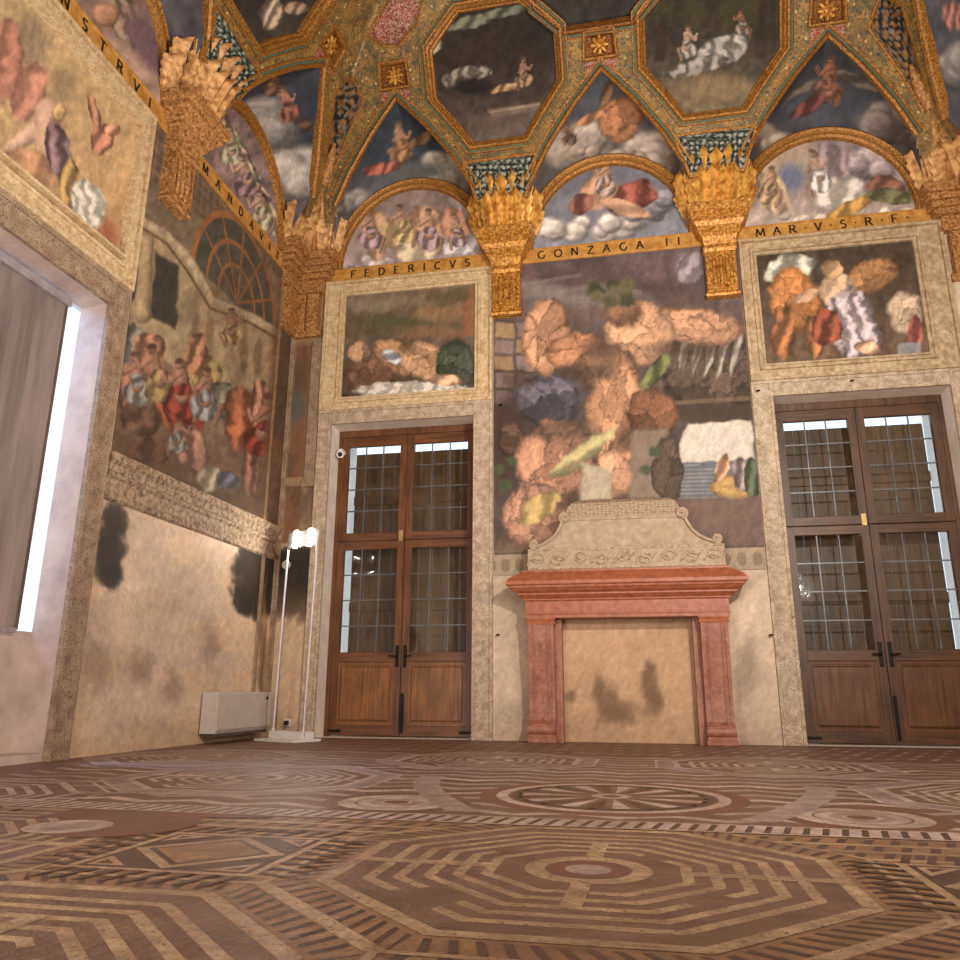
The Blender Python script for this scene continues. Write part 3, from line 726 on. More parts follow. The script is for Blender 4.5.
# ================================================================== FRAMED FRESCOES, BIG FRESCOES
def frame_b(name,root,x0,x1,z0,z1,ix0,ix1,iz0,iz1,mat,off=0.,deep=.05,axis='y'):
    f=MB();w=.0
    # flat border with two raised mouldings
    def bx(u0,u1,q0,q1,h0,h1):
        if axis=='y': f.box(u0,u1,-h1,-h0,q0,q1)
        else: f.box(h0,h1,u0,u1,q0,q1)
    def rim(a0,a1,c0,c1,t,h0,h1): bx(a0,a1,c0,c0+t,h0,h1);bx(a0,a1,c1-t,c1,h0,h1);bx(a0,a0+t,c0+t,c1-t,h0,h1);bx(a1-t,a1,c0+t,c1-t,h0,h1)
    bx(x0,x1,z0,iz0,0,.02);bx(x0,x1,iz1,z1,0,.02);bx(x0,ix0,iz0,iz1,0,.02);bx(ix1,x1,iz0,iz1,0,.02)
    rim(x0,x1,z0,z1,.035,.02,deep);rim(ix0-.075,ix1+.075,iz0-.075,iz1+.075,.03,.02,deep*.7);rim(ix0-.025,ix1+.025,iz0-.025,iz1+.025,.025,.02,deep*(.55 if axis=='y' else 1.6))
    return f.build('frame',mat,root)
def art_p1(a):
    a.vgrad((285,(122,102,80)),(330,(104,88,68)),(360,(96,78,60)),(395,(78,62,50))).mottle(14,.3).mottle(5,.12,6)
    a.blob(375,305,26,7,(148,134,114),soft=.6,a=.6,rag=.5).blob(425,300,30,5,(140,124,104),soft=.6,a=.6,rag=.4)
    a.blob(405,325,40,10,(84,84,54),soft=.5,a=.85,rag=.5).blob(442,314,26,9,(156,112,70),soft=.5,a=.75,rag=.5).blob(428,332,34,7,(156,102,68),soft=.5,a=.65,rag=.5)
    a.poly([(462,288),(475,287),(476,336),(463,335)],(148,94,62))
    a.rock(372,372,24,20,(132,90,68),n=8,amt=.3);a.rock(398,358,26,15,(186,134,94),ang=30,n=8,amt=.28);a.rock(425,362,28,20,(198,148,108),ang=15,n=9,amt=.28);a.rock(360,352,13,11,(204,156,118),n=5)
    a.rock(455,366,20,26,(74,82,66),n=10,amt=.3);a.drape(392,357,11,6,(176,178,188),ang=30,folds=4);a.drape(412,390,60,9,(198,190,178),folds=16,depth=.16);a.drape(445,380,18,6,(206,158,122),ang=8,folds=4)
    for k in range(7): a.blob(430+k*6,300-abs(k-3)*2,5,8,(98,84,52),soft=.5,rag=.5,a=.8)
    a.streaks(.14)
def art_p3(a):
    a.vgrad((240,(74,60,48)),(300,(86,70,56)),(360,(114,88,66))).mottle(14,.3).mottle(5,.12,6)
    a.drape(790,268,26,14,(182,184,168),ang=-14,folds=5);a.rock(796,300,26,32,(186,118,64),ang=-20,n=7,amt=.3);a.drape(784,334,12,28,(160,100,60),ang=8,folds=4);a.drape(814,338,10,22,(172,110,66),ang=-10,folds=4)
    a.rock(872,276,26,17,(172,120,74),ang=-18,n=6,amt=.3);a.drape(838,290,18,18,(214,174,138),folds=4,depth=.16)
    a.drape(852,322,25,36,(178,162,170),ang=-20,folds=9);a.drape(826,328,16,18,(146,72,52),folds=5);a.rock(905,312,18,22,(194,166,138),n=6,amt=.28);a.drape(915,332,8,18,(166,88,72),folds=3)
    a.drape(832,268,10,9,(206,160,112),folds=3);a.drape(806,296,16,5,(204,156,120),ang=-20,folds=3,depth=.16);a.drape(868,348,14,6,(206,156,124),ang=10,folds=3)
    a.poly([(896,345),(920,342),(920,354),(897,357)],(140,138,142));a.mottle(6,.12,8).streaks(.14)
def art_win(a):
    a.vgrad((0,(190,158,112)),(130,(196,158,110)),(280,(180,134,90))).mottle(40,.2).mottle(7,.1,4)
    a.blob(30,45,18,24,(126,112,90),soft=.6,a=.7,rag=.5).blob(62,85,10,14,(140,118,88),soft=.7,a=.6,rag=.5)
    a.drape(5,60,18,40,(176,116,94),folds=5,depth=.16);a.drape(30,92,16,30,(188,126,104),ang=18,folds=4,depth=.16);a.limb(40,125,10,150,9,7,(220,176,148));a.limb(48,112,46,150,14,11,(214,168,140))
    a.drape(22,168,34,18,(198,144,106),ang=12,folds=5,depth=.16);a.drape(58,150,12,32,(126,98,104),ang=-10,folds=5);a.drape(70,185,10,26,(176,140,84),folds=4)
    a.drape(88,205,18,26,(196,190,176),ang=-20,folds=9,depth=.18);a.drape(96,240,12,10,(176,172,166),ang=25,folds=5);a.drape(102,138,12,16,(186,122,96),ang=20,folds=4);a.drape(94,112,5,18,(164,112,86),ang=-15,folds=3);a.drape(112,130,9,6,(196,132,104),folds=3)
    a.blob(108,240,10,22,(174,106,76),rag=.3).blob(60,112,7,9,(206,166,112),mod=.3);a.mottle(7,.12,6).streaks(.12)
def framed(name,label,axis,o,i,paint,mat,deep,grp=None,seed=1,step=.012):
    r=thing(name,label,'framed painting',grp)
    frame_b(name,r,*o,*i,mat,deep=deep,axis=axis)
    pn=wall_panel(axis,-.006 if axis=='y' else .006,*i,paint,step=step,seed=seed,name='painted_panel',parent=r)
    return r
framed('framed_fresco','cream framed fresco of warm shapes before dark hills above the walnut door nearest the floodlight','y',(.455,2.741,4.02,5.86),(.742,2.508,4.195,5.65),art_p1,'creamframe',.06,seed=2)
framed('framed_fresco','pale framed dark fresco with lilac drapery between ochre shapes above the darker walnut door','y',(5.80,8.07,4.02,5.87),(5.995,7.745,4.233,5.66),art_p3,'paleframe',.07,seed=4)
framed('framed_fresco','cream framed pinkish ochre fresco above the tall window','x',(-5.75,-3.34,4.0,5.86),(-5.45,-3.56,4.24,5.62),art_win,'creamframe',.055,seed=6,step=.014)
# big fresco over the chimneypiece: plain warm rocks, storm sky and a strip of sea
def art_mid(a):
    a.vgrad((245,(92,76,80)),(300,(104,84,82)),(350,(92,76,72)),(450,(84,70,66)),(530,(92,74,70)),(560,(150,126,100))).mottle(30,.3).mottle(8,.14,5)
    a.blob(545,292,40,8,(146,136,134),ang=8,soft=.7,a=.7).blob(590,300,50,7,(132,122,120),ang=-4,soft=.8,a=.5).blob(688,268,14,16,(146,132,140),soft=.5,mod=.3)
    for k in range(5):
        for q in range(2): a.poly([(495+q*22,322+k*17),(514+q*22,323+k*17),(514+q*22,337+k*17),(495+q*22,336+k*17)],((176,142,98),(142,118,118),(168,132,90),(146,122,124),(120,98,98))[(k+q)%5],1.2,.85)
    a.rock(545,400,36,26,(86,82,94),n=9,amt=.4);a.blob(508,445,20,46,(72,54,50),soft=.4,rag=.4);a.rock(512,440,13,18,(104,76,62),n=6,amt=.3)
    a.rock(712,372,52,46,(98,80,68),n=16,amt=.4);a.poly([(655,402),(750,404),(755,424),(650,420)],(74,60,52),3)
    for k in range(5): a.drape(684+k*13,352,4,24,(138,130,118),ang=14,folds=3,depth=.25)
    a.line([(640,405),(752,398)],2.2,(120,96,72),.8);a.line([(500,300),(600,285),(640,292)],2.5,(140,130,130),.4);a.line([(520,285),(580,275)],2,(146,136,134),.4);a.drape(690,268,13,15,(146,134,142),ang=20,folds=4,depth=.2)
    # warm cliffs and boulders
    for q in [(545,338,24,38,(206,146,108),8,8),(575,352,30,18,(196,132,94),-10,7),(690,326,54,19,(204,148,112),4,12),(640,335,34,34,(206,152,114),-20,9),(606,368,30,22,(144,104,80),0,8),
              (614,418,30,62,(198,140,102),6,14),(652,415,26,26,(124,80,54),20,8),(612,476,22,26,(206,150,114),0,7),(556,462,44,40,(188,132,102),-30,12),(538,516,34,34,(192,136,108),-20,9)]:
        a.rock(q[0],q[1],q[2],q[3],q[4],ang=q[5],n=q[6],amt=.28,seed=int(q[0]))
    a.blob(624,312,18,14,(140,96,70),soft=.4,mod=.4,rag=.4).blob(600,350,18,10,(96,72,58),soft=.6,a=.7)
    for q in [(590,372,30,9),(560,430,34,8),(648,440,26,10),(600,520,30,8),(560,502,26,7),(520,380,18,10),(690,350,40,7)]: a.blob(*q,(74,56,48),soft=.6,a=.6,rag=.5)
    for k in range(9): a.blob(596+k*5-(k%3)*4,286+(k%4)*5,7,6,((84,84,56),(66,68,50),(104,98,66))[k%3],soft=.4,rag=.5)
    a.drape(580,455,10,40,(170,156,106),ang=52,folds=3,depth=.2);a.drape(540,508,24,12,(190,158,96),ang=-40,folds=4,depth=.2);a.drape(655,372,24,8,(108,112,64),ang=-52,folds=4)
    a.poly([(582,462),(612,470),(612,500),(580,500)],(182,166,140),3).poly([(632,430),(668,428),(672,498),(630,500)],(134,114,96),3)
    a.poly([(688,424),(752,420),(757,470),(668,475)],(206,196,180),1.5);a.mottle(16,.06,15);a.poly([(672,462),(757,460),(759,498),(666,500)],(104,106,112),1.5)
    for k in range(9): a.line([(668+(k%3)*6,466+k*4),(700+(k*13)%40,465+k*4)],.8,(150,152,156),.6)
    a.rock(668,470,16,34,(96,78,66),n=8,amt=.35);a.rock(735,488,26,13,(190,148,84),n=7,amt=.3);a.drape(722,468,7,15,(200,148,110),ang=20,folds=3);a.drape(741,474,9,18,(140,122,124),folds=4);a.drape(752,480,8,20,(84,92,70),folds=4)
    for x,y in ((500,470),(505,486),(512,462),(655,452),(646,470)): a.blob(x,y,6,5,(74,84,56),soft=.4,rag=.6)
    a.poly([(672,500),(762,496),(766,545),(690,540)],(116,92,84),5)
    a.mix(((a.Z<2.08)&(a.Z>1.83))*.92,(170,148,120));f=np.abs(np.sin(a.U*19))*np.abs(np.sin((a.Z-1.83)*13));a.mix(((a.Z<2.05)&(a.Z>1.86)&(f>.55))*.5,(112,92,72))
    a.mix((np.abs(a.Z-2.09)<.012)*.8,(96,76,60));a.mix(((a.Z<1.83))*1.,(208,178,146));a.streaks(.1)
p=wall_panel('y',-.008,2.75,5.79,1.83,5.87,art_mid,step=.0115,seed=11,warp=2.5,name='large_fresco')
tag(p,'unframed fresco of warm rocks under a storm sky filling the wall over the fireplace','wall painting')
# big fresco of the left wall
def art_left(a):
    a.sat=.26
    a.fill((168,138,100)).mottle(24,.25)
    a.vgrad((150,(120,104,88)),(300,(160,132,96)),(420,(150,114,86)),(520,(112,84,62)))
    # trellis and arbour
    tz=sst(-.02,.02,a.Z-(5.25+.18*(a.U+3.2)));a.mix(tz*(a.U>-3.2),(112,98,92))
    for q in (a.U*1.+a.Z*.0,a.Z): a.mix(tz*(1-sst(.008,.02,np.abs(((q*8.5)%1)-.5)/8.5))*.75,(170,120,68))
    r=np.hypot((a.U+1.5)/.95,(a.Z-4.85)/1.0);up_=sst(4.80,4.84,a.Z)
    a.mix((1-sst(.96,1.0,r))*up_,(92,88,78));a.mottle(9,.12,4)
    th=np.arctan2(a.Z-4.85,a.U+1.5)
    for r0,w0 in ((1.0,.045),(.70,.028),(.44,.024)): a.mix((1-sst(w0*.7,w0*1.2,np.abs(r-r0)))*up_,(182,112,58))
    for k in range(1,6): a.mix((1-sst(.012,.024,np.abs(th-math.pi*k/6)*r))*(r<1)*up_,(178,110,56))
    # curved pale screen wall
    a.poly([(124,205),(170,232),(196,262),(215,300),(262,318),(290,345),(290,420),(190,380),(130,330)],(190,160,114),2)
    a.line([(128,212),(168,236),(192,264),(212,300),(250,316),(288,338)],3.4,(212,184,140));a.line([(128,219),(166,243),(188,272),(210,308),(250,323),(288,345)],1.4,(130,100,66))
    a.poly([(126,228),(140,236),(136,300),(124,300)],(76,70,64),2).poly([(155,252),(180,268),(176,330),(150,318)],(72,66,60),2)
    a.limb(147,240,142,315,6,8,(206,172,124))
    for x in (196,210,244,258): a.blob(x,330+.45*(x-196),4,22,(142,114,78),soft=.4,a=.8)
    # crowd of drapery
    for q in [(132,365,16,40,(150,140,130)),(150,352,16,20,(196,128,92)),(128,390,14,26,(176,112,88)),(165,400,16,34,(166,84,46)),(185,405,20,30,(158,54,40)),(205,375,16,22,(172,142,84)),(195,355,12,22,(186,124,88)),(140,420,22,16,(122,84,66)),(222,402,22,18,(140,142,112)),(242,420,18,34,(190,102,62)),(262,410,10,34,(196,132,104)),(190,448,16,24,(190,130,104)),(150,452,22,14,(116,76,62)),(212,480,16,12,(196,182,150)),(228,480,12,9,(104,114,140)),(250,470,8,28,(178,112,86))]:
        a.drape(q[0],q[1]+0,q[2],q[3],q[4],ang=random.Random(q[0]).randint(-25,25),folds=5,depth=.3)
    for x,y,h,s in [(138,385,60,1),(160,380,64,2),(182,395,66,3),(205,400,60,4),(262,432,70,6),(176,440,40,7),(232,330,40,8)]: a.figure(x,y,h,(198,136,104),((164,60,44),(150,150,150),(186,150,90))[s%3],s)
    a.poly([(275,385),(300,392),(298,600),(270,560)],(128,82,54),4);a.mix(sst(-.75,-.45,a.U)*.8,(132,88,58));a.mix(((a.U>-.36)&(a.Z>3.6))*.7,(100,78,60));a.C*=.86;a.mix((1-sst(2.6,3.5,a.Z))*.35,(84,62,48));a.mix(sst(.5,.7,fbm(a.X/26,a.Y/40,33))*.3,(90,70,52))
    a.mix((np.abs(a.U+.42)<.03)*.6,(182,140,92));a.mottle(6,.16,8).streaks(.12)
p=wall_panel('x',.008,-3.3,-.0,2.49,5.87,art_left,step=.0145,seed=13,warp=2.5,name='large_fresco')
tag(p,'crowded fresco with trellis arbour and red drapery on the window wall beside the corner','wall painting')
# painted and moulded dado cornice
cor=MB();pr=[(2.08,.008),(2.10,.03),(2.14,.03),(2.16,.018),(2.27,.02),(2.29,.04),(2.32,.045),(2.34,.025),(2.40,.03),(2.43,.06),(2.49,.07),(2.50,.008)]
vs=[];n=len(pr)
for y in (-3.33,0): vs+=[(x,y,z) for z,x in pr]
cor.add(vs,[(i,n+i,n+i+1,i+1) for i in range(n-1)]);cor.add([(x,-3.33,z) for z,x in pr],[tuple(range(n))])
MAT['cornice']=M('soiled_carved_cornice',(172,146,116),(92,74,58),rough=.75,scale=22,bs=32,bst=1.,lo=.36,hi=.6)
struct(cor.build('trim_1','cornice'))
# corner strips
cs=MB();cs.box(.0,.03,-.40,-.36,0,2.08);cs.box(.0,.03,-.06,-.0,0,5.1);cs.box(.0,.05,-.03,0,0,5.1);cs.box(.30,.44,-.03,0,3.1,5.05);cs.box(.28,.45,-.045,0,3.02,3.12)
struct(cs.build('trim_2','stonegrey'))
# ================================================================== INSCRIPTION BANDS
def arc(cx,cy,rx,ry,a0,a1,n=12): return [(cx+rx*math.cos(R(a0+(a1-a0)*k/n)),cy+ry*math.sin(R(a0+(a1-a0)*k/n))) for k in range(n+1)]
GL={'F':([[(.1,0),(.1,1)],[(.1,1),(.62,1)],[(.1,.52),(.5,.52)]],.7),'E':([[(.1,0),(.1,1)],[(.1,1),(.62,1)],[(.1,.52),(.5,.52)],[(.1,0),(.65,0)]],.75),
 'D':([[(.1,0),(.1,1)],[(.1,1),(.35,1)]+arc(.35,.5,.42,.5,90,-90)+[(.1,0)]],.9),'R':([[(.1,0),(.1,1)],[(.1,1),(.35,1)]+arc(.38,.75,.25,.25,90,-90)+[(.1,.5)],[(.35,.5),(.75,0)]],.85),
 'I':([[(.12,0),(.12,1)]],.3),'C':([arc(.5,.5,.42,.5,55,305)],.85),'V':([[(.02,1),(.38,0),(.74,1)]],.8),'S':([arc(.34,.75,.24,.25,40,270)+arc(.34,.25,.26,.25,90,-140)],.7),
 'G':([arc(.5,.5,.42,.5,55,320)+[(.84,.45)]],.95),'O':([arc(.5,.5,.43,.5,0,360,20)],1.),'N':([[(.1,0),(.1,1),(.75,0),(.75,1)]],.9),'Z':([[(.05,1),(.68,1),(.05,0),(.7,0)]],.8),
 'A':([[(.02,0),(.4,1),(.78,0)],[(.18,.36),(.62,.36)]],.85),'M':([[(.05,0),(.15,1),(.5,.1),(.85,1),(.95,0)]],1.05),'T':([[(.36,0),(.36,1)],[(0,1),(.72,1)]],.78),'·':([[(.06,.42),(.06,.58)]],.16),' ':([],.4)}
def text_mesh(s,place,u0,u1,h):
    """place(u,v) -> point on the band; letters spread evenly from u0 to u1"""
    out=[];tot=sum(GL[c][1] for c in s)*h;gap=(u1-u0-tot)/max(1,len(s)-1);u=u0;w=.06*h*1.5
    for c in s:
        mb=MB()
        for st in GL[c][0]:
            for (a,b) in zip(st[:-1],st[1:]):
                dx,dy=(b[0]-a[0])*h,(b[1]-a[1])*h;L=math.hypot(dx,dy) or 1;nx,ny=-dy/L*w,dx/L*w
                if abs(dy)<.2*abs(dx): nx*=.6;ny*=.6
                q=[(u+a[0]*h+nx,a[1]*h+ny),(u+b[0]*h+nx,b[1]*h+ny),(u+b[0]*h-nx,b[1]*h-ny),(u+a[0]*h-nx,a[1]*h-ny)]
                mb.add([place(x,y,0) for x,y in q]+[place(x,y,.004) for x,y in q],[(0,1,2,3),(4,5,6,7),(0,1,5,4),(2,3,7,6)])
            if len(st)<=5:
                for e in (st[0],st[-1]):
                    if e[1] in (0,1): 
                        q=[(u+e[0]*h-.13*h,e[1]*h-.03*h),(u+e[0]*h+.13*h,e[1]*h-.03*h),(u+e[0]*h+.13*h,e[1]*h+.03*h),(u+e[0]*h-.13*h,e[1]*h+.03*h)]
                        mb.add([place(x,y,.003) for x,y in q],[(0,1,2,3)])
        u+=GL[c][1]*h+gap
        if mb.v: out.append(mb)
    return out
def band(wall,s0,s1,word,t0,t1,label):
    r=thing('inscription_band',label,'inscription','inscription bands under the lunettes')
    ax=wall_axes(wall);mb=MB()
    pr=[(5.865,.0),(5.868,.03),(5.885,.034),(5.89,.022),(6.04,.022),(6.045,.036),(6.062,.034),(6.066,.0)]
    n=len(pr);vs=[ax(s,d,z) for s in (s0,s1) for z,d in pr]
    mb.add(vs,[(i,n+i,n+i+1,i+1) for i in range(n-1)]);mb.build('band','frieze',r)
    if wall=='l': pl=lambda u,v,e:(.0235+e,u,5.915+v)
    else: pl=lambda u,v,e:(u,-.0235-e,5.915+v)
    if word:
        for q in text_mesh(word,pl,t0,t1,.104): q.build('letter','letter',r)
    return r
band('b',.40,2.75,'FEDERICVS',.79,2.44,'gold inscription band reading FEDERICVS')
band('b',2.75,5.75,'GONZAGA II',3.33,5.12,'gold inscription band reading GONZAGA II above the rock fresco')
band('b',5.75,8.1,'MAR·V·S·R·F·',6.02,7.74,'gold inscription band reading MAR V S R F')
band('l',.4,2.75,'MANDAVIT',-2.48,-.62,'gold inscription band reading MANDAVIT above the trellis fresco')
band('l',3.05,5.6,'CONSTRVI',-5.15,-3.42,'gold inscription band ending STRVI above the window painting')
# ================================================================== LUNETTES
LH,LW=1.13,.985
def lunette(wall,b,label,paint,seed,arch_label):
    ax=wall_axes(wall);nu,nv=110,64
    u=np.linspace(-1,1,nu);t=np.linspace(0,1,nv);Ug,T=np.meshgrid(u,t)
    s=b+Ug*LW;zz=6.05+T*LH*np.sqrt(np.clip(1-Ug**2,0.0009,1))
    d=np.full(s.shape,.01)
    P=np.array([ax(s,d,zz)[i] for i in range(3)]).reshape(3,-1).T
    X,Y=to_px(P);a=Art(X,Y,seed,2,12);paint(a)
    r=thing('lunette_painting',label,'lunette painting')
    grid_mesh(P,nu,nv,flip=(wall=='l')).build('painted_panel','paint',r,colors=a.out())
    q=np.linspace(0,math.pi,41);path=[ax(b-(LW+.0)*math.cos(x),.012,6.05+LH*math.sin(x)) for x in q]
    n={'b':(0,-1,0),'l':(1,0,0),'r':(-1,0,0)}[wall]
    prof=[(-.01,0),(0,.05),(.03,.07),(.05,.05),(.10,.055),(.12,.075),(.145,.06),(.15,0)]
    if wall in('b','r'): prof=[(-o,h) for o,h in prof]
    mb=MB().sweep(path,n,prof,closed=False);mb.build('arch_moulding','goldrib',r,smooth=True)
    return r
def art_l1(a):
    a.vgrad((185,(150,128,124)),(265,(170,150,150))).mottle(14,.25);a.cloud(400,262,120,20,(190,176,178),10)
    for q in [(375,235,14,26,(206,158,124)),(400,232,22,18,(206,170,122)),(425,228,18,26,(198,150,116)),(415,250,22,12,(216,194,160)),(455,225,14,20,(186,130,104)),(462,245,20,9,(206,200,206))]: a.drape(*q,folds=5,depth=.2,ang=q[0]%50-25)
    for x,h,s in [(372,44,1),(405,44,2),(430,46,3),(458,36,5)]: a.figure(x,228+(s%2)*6,h,(208,158,126),((206,176,120),(170,140,150))[s%2],s)
    a.streaks(.12)
def art_l2(a):
    a.vgrad((160,(112,116,136)),(205,(132,132,146)),(248,(140,142,160))).mottle(14,.2);a.cloud(590,222,90,28,(206,196,192),12);a.cloud(650,200,50,30,(150,146,156),7)
    a.drape(632,198,26,16,(158,84,70),ang=-20,folds=5).drape(598,190,16,20,(204,154,122),ang=30,depth=.16,folds=4).drape(625,208,26,7,(206,156,124),ang=20,folds=3,depth=.14);a.drape(582,204,14,9,(150,92,80),ang=-30,folds=4);a.figure(606,182,40,(206,156,122),(176,150,140),11)
    a.streaks(.1)
def art_l3(a):
    a.vgrad((130,(142,126,136)),(180,(156,138,138)),(222,(186,166,154))).mottle(14,.25);a.blob(790,158,30,14,(196,170,140),ang=-25,soft=.5,a=.8);a.blob(790,178,12,14,(108,118,150),soft=.6)
    a.cloud(880,165,70,40,(176,160,166),10);a.cloud(840,214,150,18,(196,178,164),10)
    for q in [(772,192,14,26,(192,164,134)),(830,165,20,24,(158,138,144)),(838,192,26,16,(206,196,186)),(850,208,26,8,(196,146,74)),(885,188,20,12,(140,92,72)),(890,196,24,8,(110,110,76))]: a.drape(*q,folds=6,depth=.22,ang=(q[0]*7)%50-25)
    a.figure(768,190,44,(204,158,126),(176,150,110),6);a.figure(820,176,48,(200,160,134),(200,196,196),9);a.streaks(.12)
def art_l4(a):
    a.vgrad((90,(138,112,108)),(260,(150,124,126))).mottle(10,.35)
    for k in range(11): a.drape(222+k*5,120+k*10,8,22,((196,166,150),(126,98,108),(176,160,132),(110,124,96))[k%4],ang=-25,folds=5)
    for x,y,s in [(232,150,1),(248,180,2),(262,215,3)]: a.figure(x,y,46,(206,168,148),((150,120,130),(170,170,140))[s%2],s)
    a.streaks(.2)
def art_l5(a):
    a.vgrad((0,(150,116,106)),(70,(186,152,134))).mottle(14,.3);a.drape(128,20,16,34,(146,124,104),ang=-30);a.blob(105,15,14,12,(196,140,108),mod=.3);a.blob(148,45,14,40,(120,92,104),ang=-30,soft=.5);a.streaks(.1)
lunette('b',BAYS[0],'lunette painting of pink and cream draped figures above the FEDERICVS band',art_l1,21,'')
lunette('b',BAYS[1],'lunette painting of blue sky, white cloud and red drapery above the GONZAGA band',art_l2,22,'')
lunette('b',BAYS[2],'lunette painting of pale drapery on clouds above the MAR V S R F band',art_l3,23,'')
lunette('l',BAYS[0],'steeply seen lunette painting of mauve drapery above the MANDAVIT band',art_l4,24,'')
lunette('l',BAYS[1],'lunette painting of pale pink ground above the band ending STRVI',art_l5,25,'')
lunette('r',BAYS[0],'lunette painting on the wall beside the darker door, mostly out of view',art_l5,26,'')
# ================================================================== SAILS (dark paintings in the vault between the ribs)
def sail(wall,b,label,paint,seed):
    ax=wall_axes(wall);n=len(RIB);pp=np.linspace(0,n-1,91);rx=np.interp(pp,range(n),[q[0] for q in RIB]);rd=np.interp(pp,range(n),[q[1] for q in RIB])
    th=np.linspace(math.radians(8),math.pi-math.radians(8),91)
    A_s=-(LW+.14)*np.cos(th);A_z=6.05+(LH+.14)*np.sin(th);B_z=zS(rd)
    t=np.linspace(0,1,52)[:,None]
    s=A_s[None]*(1-t)+rx[None]*t;d=.02*(1-t)+(rd[None]+.012)*t;z=A_z[None]*(1-t)+(B_z[None]+.012)*t
    bul=np.sin(t*math.pi)*.07*np.sin(np.linspace(0,math.pi,91))[None];z=z+bul
    P=np.array([np.broadcast_to(q,s.shape) for q in ax(b+s,d,z)]).reshape(3,-1).T
    X,Y=to_px(P);a=Art(X,Y,seed,2,12);paint(a)
    r=thing('sail_painting',label,'vault painting')
    grid_mesh(P,91,52,flip=(wall=='l')).build('painted_panel','paint',r,colors=a.out(),smooth=True,ang=180)
    path=[on(wall,b+x,dd_) for x,dd_ in RIB];nn=[nrm(wall,dd_) for x,dd_ in RIB]
    prof=[(.0,-.05),(.0,.03),(.025,.05),(.05,.03),(.055,.015),(.085,.012),(.09,.03),(.115,.03),(.12,-.02)]
    if wall in('b','r'): prof=[(-o,h) for o,h in prof]
    MB().sweep(path,nn,prof,closed=False,mis=[0,0,0,0,1,0,0,0]).build('rib_moulding',['goldrib','green'],r,smooth=True)
    return r
def sky(a): a.vgrad((30,(58,64,70)),(120,(54,64,82)),(200,(84,80,88))).mottle(16,.3)
def art_s1(a):
    a.vgrad((100,(46,58,70)),(160,(60,70,84)),(210,(112,108,112))).mottle(14,.25);a.cloud(352,198,40,26,(150,142,142),10);a.cloud(448,162,30,44,(164,156,146),12);a.blob(412,172,34,8,(92,94,94),soft=.5,rag=.4)
    a.figure(402,146,44,(190,134,100),(164,116,72),12);a.drape(382,168,20,6,(166,90,72),ang=-12,folds=7);a.drape(420,140,14,5,(120,90,66),ang=-35,folds=4);a.streaks(.12)
def art_s2(a):
    a.vgrad((70,(66,74,84)),(140,(90,92,98)),(185,(96,90,92))).mottle(14,.25);a.cloud(575,140,34,44,(166,154,144),12);a.cloud(652,150,22,46,(172,160,152),11);a.cloud(605,152,80,18,(156,138,122),12)
    a.rock(620,120,22,24,(184,120,80),ang=20,n=8,amt=.32);a.drape(606,95,6,15,(118,86,60),ang=18,folds=3);a.figure(570,136,26,(160,112,86),(98,80,76),5);a.drape(590,118,16,5,(176,122,84),ang=-30,folds=4);a.streaks(.12)
def art_s3(a):
    a.vgrad((32,(56,56,58)),(110,(66,70,82)),(160,(84,80,82))).mottle(14,.25);a.cloud(772,132,30,28,(164,150,134),10);a.cloud(893,112,34,40,(126,114,112),12)
    a.drape(862,82,28,6,(98,88,80),ang=22,folds=3);a.drape(795,92,26,5,(98,88,80),ang=-26,folds=3);a.figure(828,84,52,(156,96,66),(130,82,66),21);a.drape(808,106,20,7,(112,60,60),ang=-35,folds=4);a.streaks(.12)
def art_s4(a):
    a.vgrad((60,(54,56,66)),(130,(52,60,78)),(190,(90,88,94))).mottle(12,.25);a.cloud(264,118,20,56,(150,144,140),11);a.cloud(295,165,32,44,(172,164,158),13)
    a.figure(272,84,34,(170,116,94),(120,84,66),6);a.figure(290,108,40,(186,124,100),(130,74,62),9);a.drape(304,124,12,7,(90,66,54),ang=40);a.streaks(.12)
def art_s5(a):
    sky(a);a.fill((84,82,90)).mottle(14,.3);a.streaks(.1)
def art_s6(a):
    sky(a);a.fill((72,72,80)).mottle(12,.3);a.cloud(958,60,20,40,(130,124,124),8);a.drape(952,15,10,14,(150,92,84));a.streaks(.1)
sail('b',BAYS[0],'dark blue vault painting with ochre drapery over the FEDERICVS lunette',art_s1,31)
sail('b',BAYS[1],'grey blue vault painting with orange shape between the two facing octagons',art_s2,32)
sail('b',BAYS[2],'dark vault painting with red brown winged shape over the MAR V S R F lunette',art_s3,33)
sail('l',BAYS[0],'dark blue vault painting with white clouds over the MANDAVIT lunette',art_s4,34)
sail('l',BAYS[1],'grey vault painting over the lunette above the window',art_s5,35)
sail('r',BAYS[0],'grey vault painting beyond the rib of the farthest corner from the window',art_s6,36)
sail('r',BAYS[1],'grey vault painting over the side wall opposite the window',art_s5,37)
